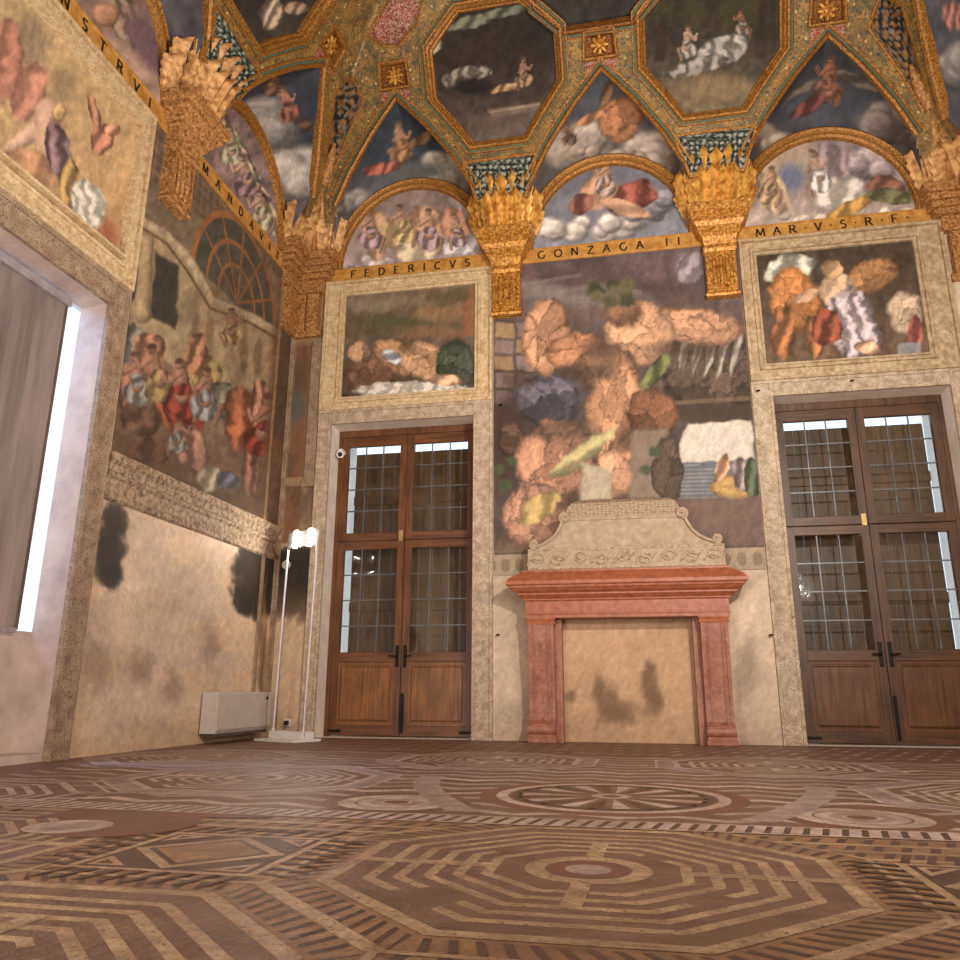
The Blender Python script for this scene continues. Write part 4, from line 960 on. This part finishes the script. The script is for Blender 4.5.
# ================================================================== COFFERS
def patch(poly,wall,s0,lift,nper=56):
    """dense sheet over a convex polygon in (s,d): fan of rings about the centre"""
    cx=sum(p[0] for p in poly)/len(poly);cy=sum(p[1] for p in poly)/len(poly);n=len(poly);edge=[]
    m_=26
    for i in range(n):
        for k in range(m_): edge.append(seg(poly[i],poly[(i+1)%n],k/m_))
    vs=[on(wall,s0+cx,cy,lift)];fs=[];ne=len(edge)
    for r in range(1,nper+1):
        for e in edge: q=seg((cx,cy),e,r/nper);vs.append(on(wall,s0+q[0],q[1],lift))
    for k in range(ne): fs.append((0,1+k,1+(k+1)%ne))
    for r in range(nper-1):
        for k in range(ne): a0=1+r*ne;fs.append((a0+k,a0+ne+k,a0+ne+(k+1)%ne,a0+(k+1)%ne))
    return vs,fs
def coffer(name,label,cat,wall,s0,poly,paint,seed,recess=.09,fmat='goldrib',prof=None,group=None,mat='paint'):
    r=thing(name,label,cat,group)
    vs,fs=patch(grow(poly,1.05) if recess>0 else poly,wall,s0,recess);mb=MB().add(vs,fs)
    P=np.array(vs);X,Y=to_px(P);a=Art(X,Y,seed,2,12)
    if paint: paint(a)
    mb.build('painted_panel',mat,r,colors=a.out() if paint else None,smooth=True)
    path=[];nn=[];n=len(poly)
    for i in range(n):
        for k in range(4): q=seg(poly[i],poly[(i+1)%n],k/4);path.append(on(wall,s0+q[0],q[1]));nn.append(nrm(wall,q[1]))
    prof=prof or [(-.0,-recess-.01),(.012,-.045),(.035,-.035),(.045,.0),(.075,.02),(.085,.045),(.11,.045),(.12,.02),(.128,.012),(.15,.012),(.155,.03),(.17,.03),(.175,-.02)]
    k=len(prof)-1
    sgn=1 if wall=='l' else -1
    # outward is away from the panel centre whichever way the path turns
    p0=Vector(path[1]);t=(Vector(path[2])-Vector(path[0])).normalized();b=t.cross(Vector(nn[1]));c=Vector(vs[0])
    sgn=1 if b.dot(p0-c)>0 else -1
    MB().sweep(path,nn,[(o*sgn,h) for o,h in prof],mis=[0]*(k-4)+[1 if k>9 else 0,0,0,0]).build('frame',[fmat,'green'],r,smooth=True,ang=30)
    return r
def art_o1(a):
    a.vgrad((5,(44,36,32)),(60,(50,40,36)),(110,(72,60,54)),(140,(112,96,86))).mottle(12,.3).mottle(4,.14,5);a.drape(470,22,26,6,(104,108,90),ang=-15,folds=6);a.drape(505,12,22,5,(96,100,86),ang=-10,folds=5);a.drape(432,46,12,7,(154,144,122),ang=-35,folds=4)
    a.drape(466,76,26,9,(128,120,112),ang=-14,folds=13);a.blob(472,86,20,9,(34,28,28),soft=.4,rag=.4);a.figure(524,76,34,(146,110,86),(152,122,86),14);a.drape(506,88,16,4,(160,126,88),ang=-15)
    a.poly([(488,110),(540,102),(542,110),(492,118)],(126,104,92),1.5).poly([(470,118),(545,108),(530,133),(478,140)],(104,88,80),2,.6);a.line([(490,112),(540,104)],1,(170,150,130),.7);a.mottle(5,.14,9).streaks(.14)
def art_o2(a):
    a.vgrad((0,(54,46,34)),(40,(60,52,44)),(80,(84,74,62)),(110,(122,104,74))).mottle(12,.3).mottle(4,.14,5)
    for x in (664,690,730,752): a.blob(x,12,10,14,(64,62,34),soft=.5,rag=.6,a=.8)
    a.poly([(660,14),(668,12),(664,60),(654,62)],(56,42,32),2);a.poly([(760,0),(768,0),(764,40),(756,40)],(52,40,32),2)
    a.drape(722,50,28,14,(144,140,136),ang=-22,folds=9);a.drape(700,66,34,8,(132,126,122),ang=-14,folds=10);a.figure(688,46,36,(172,138,112),(140,134,130),8);a.figure(744,26,30,(150,100,76),(126,116,104),17);a.blob(716,88,46,13,(136,112,78),soft=.5,rag=.3);a.mottle(5,.14,9).streaks(.14)
def art_oL(a):
    a.vgrad((0,(52,46,42)),(30,(66,60,56))).mottle(10,.35);a.drape(272,14,12,16,(170,150,130),ang=20);a.drape(295,8,14,6,(150,124,100));a.streaks(.1)
coffer('octagonal_coffer','octagonal gilt coffer with a near black night scene, over the corbel left of the fireplace','coffer','b',CORB[0],OCT,art_o1,41)
coffer('octagonal_coffer','octagonal gilt coffer with reclining grey drapery over the corbel beside the MAR band','coffer','b',CORB[1],OCT,art_o2,42)
coffer('octagonal_coffer','octagonal gilt coffer above the window wall, cut by the top of the picture','coffer','l',CORB[0],OCT,art_oL,43)
coffer('octagonal_coffer','octagonal gilt coffer over the side wall opposite the window','coffer','r',CORB[0],OCT,art_oL,44)
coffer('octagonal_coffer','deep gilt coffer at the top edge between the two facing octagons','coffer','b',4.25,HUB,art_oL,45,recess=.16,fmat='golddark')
coffer('hexagonal_coffer','small six sided red coffer with gold scrollwork','coffer','b',0,REDHEX,None,46,recess=.05,mat='red',prof=[(0,-.06),(.01,.0),(.03,.02),(.045,.02),(.05,-.01)])
for (w,b),lb in zip(SQS,['square gilt rosette coffer at the tip of the ochre drapery sail','square gilt rosette coffer at the tip of the orange shape sail','square gilt rosette coffer at the tip of the brown winged sail','square gilt rosette coffer at the tip of the sail over the MANDAVIT lunette','square gilt rosette coffer over the wall opposite the window']):
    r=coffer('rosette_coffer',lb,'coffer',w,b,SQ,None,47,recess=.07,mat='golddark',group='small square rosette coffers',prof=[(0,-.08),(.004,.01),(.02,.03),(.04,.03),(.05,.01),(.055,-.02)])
    ro=MB();c=Vector(on(w,b,1.057,.06));n=Vector(nrm(w,1.057)).normalized();e1=Vector({'b':(1,0,0),'l':(0,1,0),'r':(0,1,0)}[w]);e2=n.cross(e1)
    for k in range(8):
        q=2*math.pi*k/8;dv=e1*math.cos(q)+e2*math.sin(q);ro.tube([c,c+dv*.05+n*.02,c+dv*.1+n*.015,c+dv*.13],[.012,.03,.028,.008],8)
    ro.disc(c,n,.045,.03,12,dome=.015);ro.build('rosette','gold',r,smooth=True)
# red spandrels at the sail tips
for w,b in SQS:
    mb=MB();pl=[(0,.925),(.06,.90),(.17,.86),(.17,.96),(-.17,.96),(-.17,.86),(-.06,.90)]
    pl=[(0,.935),(.19,.845),(.19,.965),(-.19,.965),(-.19,.845)]
    up=[on(w,b+x,d_,-.012) for x,d_ in pl];dn=[on(w,b+x,d_,.02) for x,d_ in pl]
    mb.add(up,[(0,1,2),(0,2,3),(0,3,4)]);mb.add(up+dn,[(i,(i+1)%5,5+(i+1)%5,5+i) for i in range(5)])
    tag(mb.build('red_spandrel','red'),{'b':'red scroll painted tip between square coffer and '+{BAYS[0]:'ochre drapery sail',BAYS[1]:'orange shape sail',BAYS[2]:'brown winged sail'}.get(b,''),'l':'red scroll painted tip below the square coffer of the MANDAVIT bay','r':'red scroll painted tip over the wall opposite the window'}[w],'spandrel','red painted spandrel tips')
# dark green scroll panels above the corbels
def art_g(a): a.fill((34,38,34)).mottle(8,.3);a.scroll(1.5,(96,118,104),.60,12,.9);a.scroll(2.0,(166,172,156),.66,9,.9)
PEND=[(-.30,.40),(.30,.40),(.43,.525),(.45,.56),(-.45,.56),(-.43,.525)]
for w,c,lb in [('b',CORB[0],'dark green scrollwork panel under the night scene octagon'),('b',CORB[1],'dark green scrollwork panel under the reclining drapery octagon'),('l',CORB[0],'dark green scrollwork panel above the corbel of the window wall')]:
    coffer('scrollwork_panel',lb,'painted panel',w,c,PEND,art_g,51,recess=-.02,prof=[(-.01,-.02),(0,.035),(.03,.035),(.04,-.01)],group='green scrollwork panels')
# corner grotesque panels
def art_z(a):
    a.fill((40,34,30)).mottle(6,.3);a.scroll(2.2,(150,150,136),.6,9,.7);a.scroll(3.1,(172,112,48),.55,12,.75);a.streaks(.1)
for mir,lb in ((0,'slender dark grotesque panel with gold scrolls over the corner behind the floodlight'),(1,'slender dark grotesque panel with gold scrolls over the corner by the darker door')):
    r=thing('grotesque_panel',lb,'painted panel','corner grotesque panels')
    cx=sum(p[0] for p in LOZ)/8;cy=sum(p[1] for p in LOZ)/8
    vs=[];fs=[];edge=[seg(LOZ[i],LOZ[(i+1)%8],k/10) for i in range(8) for k in range(10)];ne=len(edge)
    f3=lambda p,l=0.:((W-p[0] if mir else p[0]),-p[1],float(zS(min(p)))+l)
    vs.append(f3((cx,cy),.03));
    for rr in range(1,23):
        vs+=[f3(seg((cx,cy),e,rr/22),.03) for e in edge]
    fs=[(0,1+k,1+(k+1)%ne) for k in range(ne)]
    for rr in range(21): fs+=[(1+rr*ne+k,1+(rr+1)*ne+k,1+(rr+1)*ne+(k+1)%ne,1+rr*ne+(k+1)%ne) for k in range(ne)]
    X,Y=to_px(np.array(vs));a=Art(X,Y,61+mir,1,8);art_z(a)
    MB().add(vs,fs).build('painted_panel','paint',r,colors=a.out())
    path=[f3(e) for e in edge[::2]];nn=[(-.55 if mir else .55,-.55,-.63)]*len(path)
    sg=1 if not mir else -1
    p0=Vector(path[1]);t=(Vector(path[2])-Vector(path[0])).normalized();b_=t.cross(Vector(nn[1]));sg=1 if b_.dot(p0-Vector(vs[0]))>0 else -1
    MB().sweep(path,nn,[(o*sg,h) for o,h in [(0,-.04),(.005,.02),(.025,.035),(.04,.02),(.045,-.02)]]).build('frame','goldrib',r,smooth=True)
    # small gilded figure at the foot of the panel
    gf=MB();c=lambda d,l:Vector(f3((d,d),l))
    gf.tube([c(.56,-.05),c(.62,-.08),c(.70,-.09),c(.76,-.07)],[.05,.075,.06,.02],10);gf.build('gilded_bust','golddull',r,smooth=True)
# ================================================================== CORBELS
def leaf_mb(base,lat,out,up,h,w,lean=0.,curl=.28,seed=0):
    """an acanthus leaf: rises, spreads in lobes, and curls over at the tip"""
    mb=MB();n=22;m_=8;g=random.Random(seed);B=Vector(base);vs=[];ph=g.random()*3
    for i in range(n+1):
        t=i/n;lob=.5+.5*math.sin(t*5*2*math.pi+ph)
        ww=w*(.55+.85*math.sin(math.pi*min(t*.6+.14,1)))*(1-.9*max(0,(t-.78)/.22)**2)*(.84+.26*lob)
        cz=h*(t-.30*max(0,t-.8)**1.2);co=curl*(.62*t+.38*t*t)+.10*max(0,t-.78)
        cl=lean*t**1.3
        for j in range(m_+1):
            q=(j/m_-.5)*2
            dep=-.075*abs(q)**1.3+.025*max(0,1-abs(q)*4)-.014*math.cos(q*9)*(1-t)
            vs.append(B+lat*(cl+q*ww*.5)+out*(co+dep)+up*(cz+.05*h*abs(q)*(lob-.4)))
    fs=[(i*(m_+1)+j,i*(m_+1)+j+1,(i+1)*(m_+1)+j+1,(i+1)*(m_+1)+j) for i in range(n) for j in range(m_)]
    nb=len(vs);vs+=[v-out*.025 for v in vs]
    fs+=[tuple(nb+k for k in f[::-1]) for f in list(fs)]
    for i in range(n): fs+=[(i*(m_+1),(i+1)*(m_+1),nb+(i+1)*(m_+1),nb+i*(m_+1)),(i*(m_+1)+m_,nb+i*(m_+1)+m_,nb+(i+1)*(m_+1)+m_,(i+1)*(m_+1)+m_)]
    mb.add(vs,fs);return mb
STEPS=[(z,w*.9,d*.92) for z,w,d in [(5.70,.40,.15),(5.74,.44,.17),(5.78,.44,.17),(5.80,.40,.15),(5.90,.46,.19),(5.93,.54,.23),(5.97,.54,.23),(6.0,.60,.27),(6.05,.66,.30),(6.08,.74,.35),(6.13,.74,.35),(6.15,.80,.39),(6.24,.84,.41),(6.255,.80,.39)]]
# place along the wall, depth at the root, height, sideways lean, outward curl, width
LEAVES=[(-.30,.14,.54,-.14,.18,.17),(.30,.14,.54,.14,.18,.17),(-.34,.10,.34,-.12,.12,.14),(.34,.10,.34,.12,.12,.14),
 (-.22,.25,.62,-.08,.27,.19),(.22,.25,.62,.08,.27,.19),(-.11,.27,.68,-.045,.30,.19),(.11,.27,.68,.045,.30,.19),(0,.28,.65,0,.31,.19),(-.17,.33,.44,-.03,.2,.16),(.17,.33,.44,.03,.2,.16),(-.055,.35,.42,-.01,.2,.16),(.06,.35,.40,.01,.2,.16)]
def corbel(wall,c,label,mat):
    ax=wall_axes(wall);r=thing('corbel',label,'corbel','gilded leaf corbels');v=lambda s,d,z:Vector(ax(c+s,d,z))
    def boxes(sec):
        mb=MB();vs=[]
        for z,w,d in sec: vs+=[v(-w/2,0,z),v(-w/2,d,z),v(w/2,d,z),v(w/2,0,z)]
        fs=[(3,2,1,0)]
        for k in range(len(sec)-1):
            for j in range(4): fs.append((4*k+j,4*k+(j+1)%4,4*k+4+(j+1)%4,4*k+4+j))
        q=4*(len(sec)-1);fs.append((q,q+1,q+2,q+3));mb.add(vs,fs);return mb
    boxes(STEPS).build('entablature',mat,r)
    cn=boxes([(5.12,.38,.12),(5.15,.40,.13),(5.18,.36,.11),(5.70,.36,.11)])
    for s0,s1 in ((-.17,-.135),(.135,.17)): 
        vs=[v(s,d,z) for s,d,z in ((s0,.11,5.2),(s1,.11,5.2),(s1,.11,5.68),(s0,.11,5.68),(s0,.135,5.2),(s1,.135,5.2),(s1,.135,5.68),(s0,.135,5.68))]
        cn.add(vs,[(4,5,6,7),(0,1,5,4),(1,2,6,5),(2,3,7,6),(3,0,4,7)])
    for s0 in (-.075,0,.075): cn.tube([v(s0,.115,5.24),v(s0,.125,5.45),v(s0,.115,5.66)],[.02,.035,.02],6)
    cn.build('console',mat,r)
    lat=(v(1,0,0)-v(0,0,0));out=(v(0,1,0)-v(0,0,0));up=Vector((0,0,1))
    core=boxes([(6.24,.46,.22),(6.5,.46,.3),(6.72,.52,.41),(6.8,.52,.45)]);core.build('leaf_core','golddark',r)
    for k,(s,d0,h,ln,cu,wd) in enumerate(LEAVES):
        leaf_mb(v(s*.95,d0,6.24),lat,out,up,h,wd,ln,cu,k).build('leaf','goldleaf' if mat=='gold' else 'goldleafdull',r,smooth=True,ang=50)
    return r
corbel('b',CORB[0],'gilded leaf corbel between the FEDERICVS and GONZAGA bands','gold')
corbel('b',CORB[1],'gilded leaf corbel between the GONZAGA and MAR bands','gold')
corbel('l',CORB[0],'gilded leaf corbel on the window wall between the CONSTRVI and MANDAVIT bands','golddull')
def corner_corbel(mir,label,mat):
    r=thing('corner_corbel',label,'corbel','gilded leaf corbels')
    fx=lambda x:W-x if mir else x
    V=lambda x,d,z:Vector((fx(x),-d,z))
    mb=MB()
    for z0,z1,w,d in [(5.70,5.78,.46,.12),(5.78,5.90,.44,.10),(5.90,5.97,.52,.16),(5.97,6.05,.56,.2),(6.05,6.13,.6,.24),(6.13,6.25,.64,.28)]:
        x0,x1=sorted((fx(0),fx(w)));mb.box(x0,x1,-d,0,z0,z1,0,.01)
        x0,x1=sorted((fx(0),fx(d)));mb.box(x0,x1,-w,-d,z0,z1,0,.01)
    mb.build('entablature',mat,r)
    cn=MB()
    for (a0,a1) in ((.06,.20),(.22,.38)):
        x0,x1=sorted((fx(a0),fx(a1)));cn.box(x0,x1,-.11,0,5.15,5.7,0,.02)
        x0,x1=sorted((fx(0),fx(.11)));cn.box(x0,x1,-a1,-a0,5.15,5.7,0,.02)
    x0,x1=sorted((fx(0),fx(.42)));cn.box(x0,x1,-.08,0,5.08,5.16,0,.01);x0,x1=sorted((fx(0),fx(.08)));cn.box(x0,x1,-.42,-.08,5.08,5.16,0,.01)
    cn.build('console',mat,r)
    sx=-1 if mir else 1;up=Vector((0,0,1))
    dg=Vector((sx,-1,0)).normalized()
    k=0
    ex,ey=Vector((1,0,0)),Vector((0,1,0));di=Vector((sx,1,0)).normalized();nb_,nl_=Vector((0,-1,0)),Vector((sx,0,0))
    ob,ol=(dg*1.+nb_*.5).normalized(),(dg*1.+nl_*.5).normalized()
    for (x,d,lat,out,h,ln,cu) in [(.22,.22,di,dg,.86,0,.46),(.32,.18,ex,ob,.84,.02*sx,.40),(.18,.32,ey,ol,.84,-.02,.40),(.42,.16,ex,nb_,.74,.07*sx,.30),(.16,.42,ey,nl_,.74,-.07,.30),(.52,.12,ex,nb_,.56,.14*sx,.18),(.12,.52,ey,nl_,.56,-.14,.18),
        (.27,.27,di,dg,.5,0,.26),(.38,.22,ex,nb_,.5,.02*sx,.2),(.22,.38,ey,nl_,.5,-.02,.2)]:
        leaf_mb(V(x,d,6.22),lat,out,up,h,.19,ln,cu,k+20).build('leaf','goldleafdull',r,smooth=True,ang=50);k+=1
    co_=MB();vs=[]
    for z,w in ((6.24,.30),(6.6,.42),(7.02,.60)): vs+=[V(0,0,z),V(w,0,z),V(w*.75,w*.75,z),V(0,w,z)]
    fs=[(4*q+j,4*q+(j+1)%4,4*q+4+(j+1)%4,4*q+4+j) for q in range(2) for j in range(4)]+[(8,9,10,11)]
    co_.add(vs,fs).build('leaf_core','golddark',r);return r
corner_corbel(0,'dull gold leaf corbel folded into the corner above the floodlight','golddull')
corner_corbel(1,'dull gold leaf corbel folded into the corner by the darker door','golddull')
# ================================================================== FIREPLACE
fp=thing('fireplace','red marble chimneypiece with scrolled jambs standing against the wall between the two doors','fireplace')
def jamb(x0,x1,inner):
    j=MB()
    pf=[(0,0),(-.30,0),(-.31,.06),(-.29,.09),(-.305,.13),(-.30,.19),(-.25,.23),(-.225,.30),(-.22,.45),(-.235,.65),(-.262,.85),(-.285,1.05),(-.295,1.235),(0,1.235)]
    j.prism([(x0,y,z) for y,z in pf],(x1-x0,0,0))
    fr=[q for q in pf if q[0]<0]
    for u0,u1 in ((x0,x0+.035),(x1-.035,x1),(x0+.06,x0+.075),(x1-.075,x1-.06)):
        p=[(u0,y-.014,z) for y,z in fr[4:]]+[(u0,y,z) for y,z in fr[4:][::-1]];j.prism(p,(u1-u0,0,0))
    o=j.build('jamb','marbledark',fp)
    b=MB();b.box(x0-.012,x1+.012,-.325,0,0,.055,0,.008);b.build('plinth','marbledark',o)
    s=MB()
    for q in (x0+.0,):
        s.tube([(x0-.004,-.27,.135),(x1+.004,-.27,.135)],.055,14)
    s.build('scroll','marbledark',o,smooth=True)
    c=MB();c.stack([(1.235,x0-.012,x1+.012,-.30),(1.26,x0-.018,x1+.018,-.306),(1.275,x0-.008,x1+.008,-.30),(1.30,x0-.02,x1+.02,-.31),(1.33,x0-.02,x1+.02,-.31)]);c.build('capital','marble',o)
jamb(3.19,3.47,1);jamb(5.03,5.31,-1)
for q in ((3.47,3.545),(4.955,5.03)): MB().box(*q,-.16,0,0,1.31).build('inner_jamb','marbledark',fp)
ln=MB();ln.stack([(1.31,3.16,5.34,-.30),(1.345,3.16,5.34,-.30),(1.35,3.15,5.35,-.31),(1.365,3.15,5.35,-.31),(1.37,3.165,5.335,-.298),(1.49,3.165,5.335,-.298)]);ln.build('lintel','marble',fp)
cn=MB();cn.stack([(1.49,3.16,5.34,-.30),(1.505,3.14,5.36,-.315),(1.515,3.14,5.36,-.315),(1.525,3.13,5.37,-.325),(1.56,3.08,5.42,-.365),(1.575,3.08,5.42,-.365),(1.60,3.04,5.46,-.40),(1.625,3.02,5.48,-.42),(1.63,3.0,5.50,-.435),(1.655,2.995,5.505,-.44)]);cn.build('cornice','marble',fp)
sh=MB();sh.stack([(1.655,2.975,5.525,-.455),(1.665,2.965,5.535,-.465),(1.70,2.965,5.535,-.465),(1.712,2.98,5.52,-.45),(1.74,3.0,5.5,-.42),(1.79,3.08,5.42,-.36),(1.815,3.13,5.37,-.33),(1.835,3.13,5.37,-.33)]);sh.build('mantel_shelf','marble',fp)
# overmantel
om=thing('overmantel','pale carved stone overmantel with scrolls and scaled lid on the red mantel shelf','overmantel')
CXO=4.265
b=MB();b.box(CXO-1.07,CXO+1.07,-.29,0,1.836,2.085,0,.008);b.build('carved_base','overstone',om)
b=MB()
rr=random.Random(3)
for k in range(9):
    cx=CXO-.96+k*.24
    pts=[(cx+.085*(1-t)*math.cos(t*9+k*math.pi),-.292-.006*math.sin(t*3),1.96+.075*(1-t)*math.sin(t*9+k*math.pi)) for t in np.linspace(0,.9,16)]
    b.tube(pts,[.016*(1-.4*t) for t in np.linspace(0,1,16)],6)
    b.tube([(cx-.12,-.29,1.90),(cx-.05,-.297,1.985),(cx+.05,-.297,1.935),(cx+.12,-.29,2.02)],[.01,.016,.016,.008],6)
for z in (1.855,2.065): b.box(CXO-1.05,CXO+1.05,-.3,-.285,z-.008,z+.008)
b.build('relief_scrollwork','relief',om,smooth=True)
L=[(1.02,2.085),(.98,2.10),(.90,2.125),(.82,2.17),(.75,2.235),(.70,2.32),(.67,2.40)]
b=MB();b.stack([(z,CXO-x,CXO+x,-.26+.03*(z-2.085)) for x,z in L]);b.build('body','overstone',om)
b=MB();b.stack([(2.40,CXO-.68,CXO+.68,-.265),(2.415,CXO-.69,CXO+.69,-.27),(2.43,CXO-.68,CXO+.68,-.265),(2.44,CXO-.66,CXO+.66,-.26)]);b.build('cap_moulding','overstone',om)
b=MB();sec=[];
for t in np.linspace(0,1,9): sec.append((2.44+.21*math.sin(t*math.pi/2),CXO-(.63-.26*t**2.4),CXO+(.63-.26*t**2.4),-.25-.02*math.sin(t*3.1)+.10*t**3))
b.stack(sec);b.build('scaled_lid','scale',om,smooth=True,ang=50)
def spiral(cx,cz,r,sgn,n=30,turn=1.7,a0=0): return [(cx+sgn*r*(1-.8*t)*math.cos(a0+turn*2*math.pi*t),-.275-.015*t,cz+r*(1-.8*t)*math.sin(a0+turn*2*math.pi*t)) for t in np.linspace(0,1,n)]
for s in (-1,1):
    b=MB();tail=[(CXO+s*x,-.272,z+.012) for x,z in L[::-1]]
    up_=spiral(CXO+s*.645,2.44,.062,s,a0=-1.2)[::-1]
    lo_=spiral(CXO+s*1.0,2.14,.05,s,a0=-2.2)
    pts=up_+tail+lo_;b.tube(pts,[.02]*len(pts),8)
    b.tube([(CXO+s*.645,-.285,2.44),(CXO+s*.645,-.15,2.44)],.06,16);b.tube([(CXO+s*1.0,-.285,2.14),(CXO+s*1.0,-.15,2.14)],.05,16)
    b.build('scroll','overstone',om,smooth=True,ang=60)
# ================================================================== FAN COIL, FLOODLIGHT, SMALL DEVICES
ht=thing('fan_coil_heater','white metal fan coil heater low on the plaster wall beside the floodlight','heater')
b=MB();pf=[(.02,.10),(.19,.10),(.215,.14),(.20,.49),(.18,.505),(.02,.505)]
b.prism([(x,-1.30,z) for x,z in pf],(0,.70,0));b.build('casing','heater',ht)
b=MB();b.prism([(x*.99,-.595,z) for x,z in pf],(0,.31,0));b.build('side_cover','heater',ht)
b=MB();b.prism([(x,-1.47,z) for x,z in [(.02,.10),(.19,.10),(.21,.14),(.197,.485),(.18,.50),(.02,.50)]],(0,.165,0));b.build('end_cover','heater',ht)
b=MB();b.disc((.2,-.40,.44),(1,0,0.),.018,.012,12);b.build('control_knob','black',ht)
b=MB();b.box(.03,.18,-1.44,-.32,.072,.1);b.build('louver','heaterdark',ht)
b=MB()
for y in (-1.35,-.5): b.box(0,.02,y,y+.06,.06,.2)
b.build('bracket','heaterdark',ht)
fs_=thing('floodlight_stand','white twin pole floodlight stand with six lit lamps in the corner of the room','floodlight')
p1,p2=Vector((.41,-.62,0)),Vector((.84,-.80,0));tx=(p2-p1).normalized();ty=Vector((tx.y,-tx.x,0))
ctr=(p1+p2)/2
def plate(mb,c,hx,hy,z0,z1):
    vs=[];
    for z in (z0,z1):
        for a,b_ in ((-1,-1),(1,-1),(1,1),(-1,1)): vs.append(c+tx*a*hx+ty*b_*hy+Vector((0,0,z)))
    mb.add(vs,[(3,2,1,0),(4,5,6,7),(0,1,5,4),(1,2,6,5),(2,3,7,6),(3,0,4,7)])
b=MB();plate(b,ctr,.30,.20,0,.025);plate(b,ctr-ty*.05,.25,.09,.025,.10);b.build('base','wmetal',fs_)
tops=[p1+Vector((.03,0,2.08)),p2+Vector((.03,0,2.08))]
for p,t in zip((p1,p2),tops):
    b=MB();b.tube([p+Vector((0,0,.02)),p+Vector((0,0,.13))],.022,12);b.tube([p+Vector((0,0,.1)),t],.0135,12);b.build('pole','pole',fs_,smooth=True,ang=50)
hc=(tops[0]+tops[1])/2+Vector((0,0,.13));fw=(Vector((4.2,-7.5,2.6))-hc).normalized();hx=tx;hz=fw.cross(hx)*-1
if hz.z<0: hz=-hz
b=MB();vs=[hc+hx*a+hz*c+fw*e for e in (-.05,0) for a,c in ((-.25,-.15),(.25,-.15),(.25,.15),(-.25,.15))]
b.add(vs,[(3,2,1,0),(4,5,6,7),(0,1,5,4),(1,2,6,5),(2,3,7,6),(3,0,4,7)]);b.build('lamp_head','heaterdark',fs_)
b=MB()
for t in tops: b.tube([t,Vector((t.x,t.y,2.2))-fw*.05],.012,8)
b.build('yoke','pole',fs_)
for a in (-.115,.115):
    for c in (-.112,0,.112):
        b=MB();b.disc(hc+hx*a+hz*c,fw,.034,.02,16,dome=.01);b.build('lamp','lampglow',fs_,smooth=True)
sc_=thing('security_camera','small white dome camera on the frame of the walnut door nearest the floodlight','camera')
b=MB();b.box(.665,.73,.16,.275,3.50,3.56,0,.01);b.build('mount','wmetal',sc_);b=MB();b.tube([(.70,.20,3.505),(.715,.12,3.47)],[.045,.05],14);b.build('body','wmetal',sc_,smooth=True,ang=50)
b=MB();b.disc((.7155,.1195,3.4695),(.2,-.92,-.35),.03,.01,14,dome=.01);b.build('lens','black',sc_)
for_=MB();for_.disc((.14,-.001,2.03),(0,-1,0),.055,.03,16,dome=.012)
tag(for_.build('wall_sensor','wmetal'),'small white round sensor on the sooty wall behind the floodlight','sensor')
so=thing('wall_socket','white socket with black plug and cable low in the corner behind the floodlight','socket')
b=MB();b.box(.25,.33,-.02,0,.12,.20,0,.006);b.build('plate','wmetal',so);b=MB();b.box(.275,.315,-.07,-.02,.135,.185,0,.008);b.tube([(.295,-.06,.14),(.29,-.09,.08),(.26,-.13,.03),(.2,-.2,.012),(.3,-.42,.012)],.007,6);b.build('plug','black',so)
for (x,z),lb in {(2.84,3.94):'small black iron peg on the stone surround of the door nearest the floodlight',(6.88,3.95):'small black iron peg centred above the darker door',(5.86,3.9):'small black iron peg at the corner of the surround nearest the fireplace',(2.80,1.15):'small black iron peg on the plaster beside the walnut door',(5.76,1.12):'small black iron peg on the plaster beside the darker door'}.items():
    b=MB();b.tube([(x,0,z),(x,-.05,z),(x+.03,-.055,z)],[.012,.012,.008],8);tag(b.build('iron_peg','iron'),lb,'peg','iron pegs')
# ================================================================== LIGHT
def light(name,kind,loc,energy,colr,target=None,**k):
    l=bpy.data.lights.new(name,kind);l.energy=energy;l.color=colr
    for a_,b_ in k.items(): setattr(l,a_,b_)
    o=bpy.data.objects.new(name,l);o.location=loc;col.objects.link(o)
    if target is not None: o.rotation_euler=(Vector(target)-Vector(loc)).to_track_quat('-Z','Y').to_euler()
    return o
warm=(1.,.92,.82)
light('lamp_stand_front','AREA',(6.6,-7.2,3.9),330,warm,target=(4.0,-.5,2.6),shape='DISK',size=.16)
light('fill_side','AREA',(1.6,-8.6,.5),190,warm,target=(5,-2,6.5),shape='DISK',size=1.2)  # added fill for even lighting, no real lamp stand here
light('fill_right','AREA',(6.7,-5.2,2.0),120,warm,target=(2.5,-2.,6.5),shape='DISK',size=1.2)  # soft fill added out of view, kept clear of door glass reflections
light('fill_ceiling_wash','AREA',(4.3,-5.6,2.2),160,warm,target=(4.2,-2.2,8.6),shape='DISK',size=1.6)  # unseen uplight added to brighten the vault
light('daylight_window','AREA',(-2.7,-4.1,5.0),520,(.38,.6,1.),target=(2.2,-3.3,0),shape='RECTANGLE',size=1.3,size_y=1.3)
w=bpy.data.worlds.new('sky');scn.world=w;w.use_nodes=True
bg=w.node_tree.nodes['Background'];bg.inputs[0].default_value=(.70,.83,1.,1);bg.inputs[1].default_value=1.9
scn.view_settings.view_transform='Standard';scn.view_settings.look='None';scn.view_settings.exposure=0;scn.view_settings.gamma=1;scn.view_settings.use_curve_mapping=False
scn.cycles.use_denoising=True
scn.cycles.max_bounces=8;scn.cycles.diffuse_bounces=4;scn.cycles.transparent_max_bounces=16
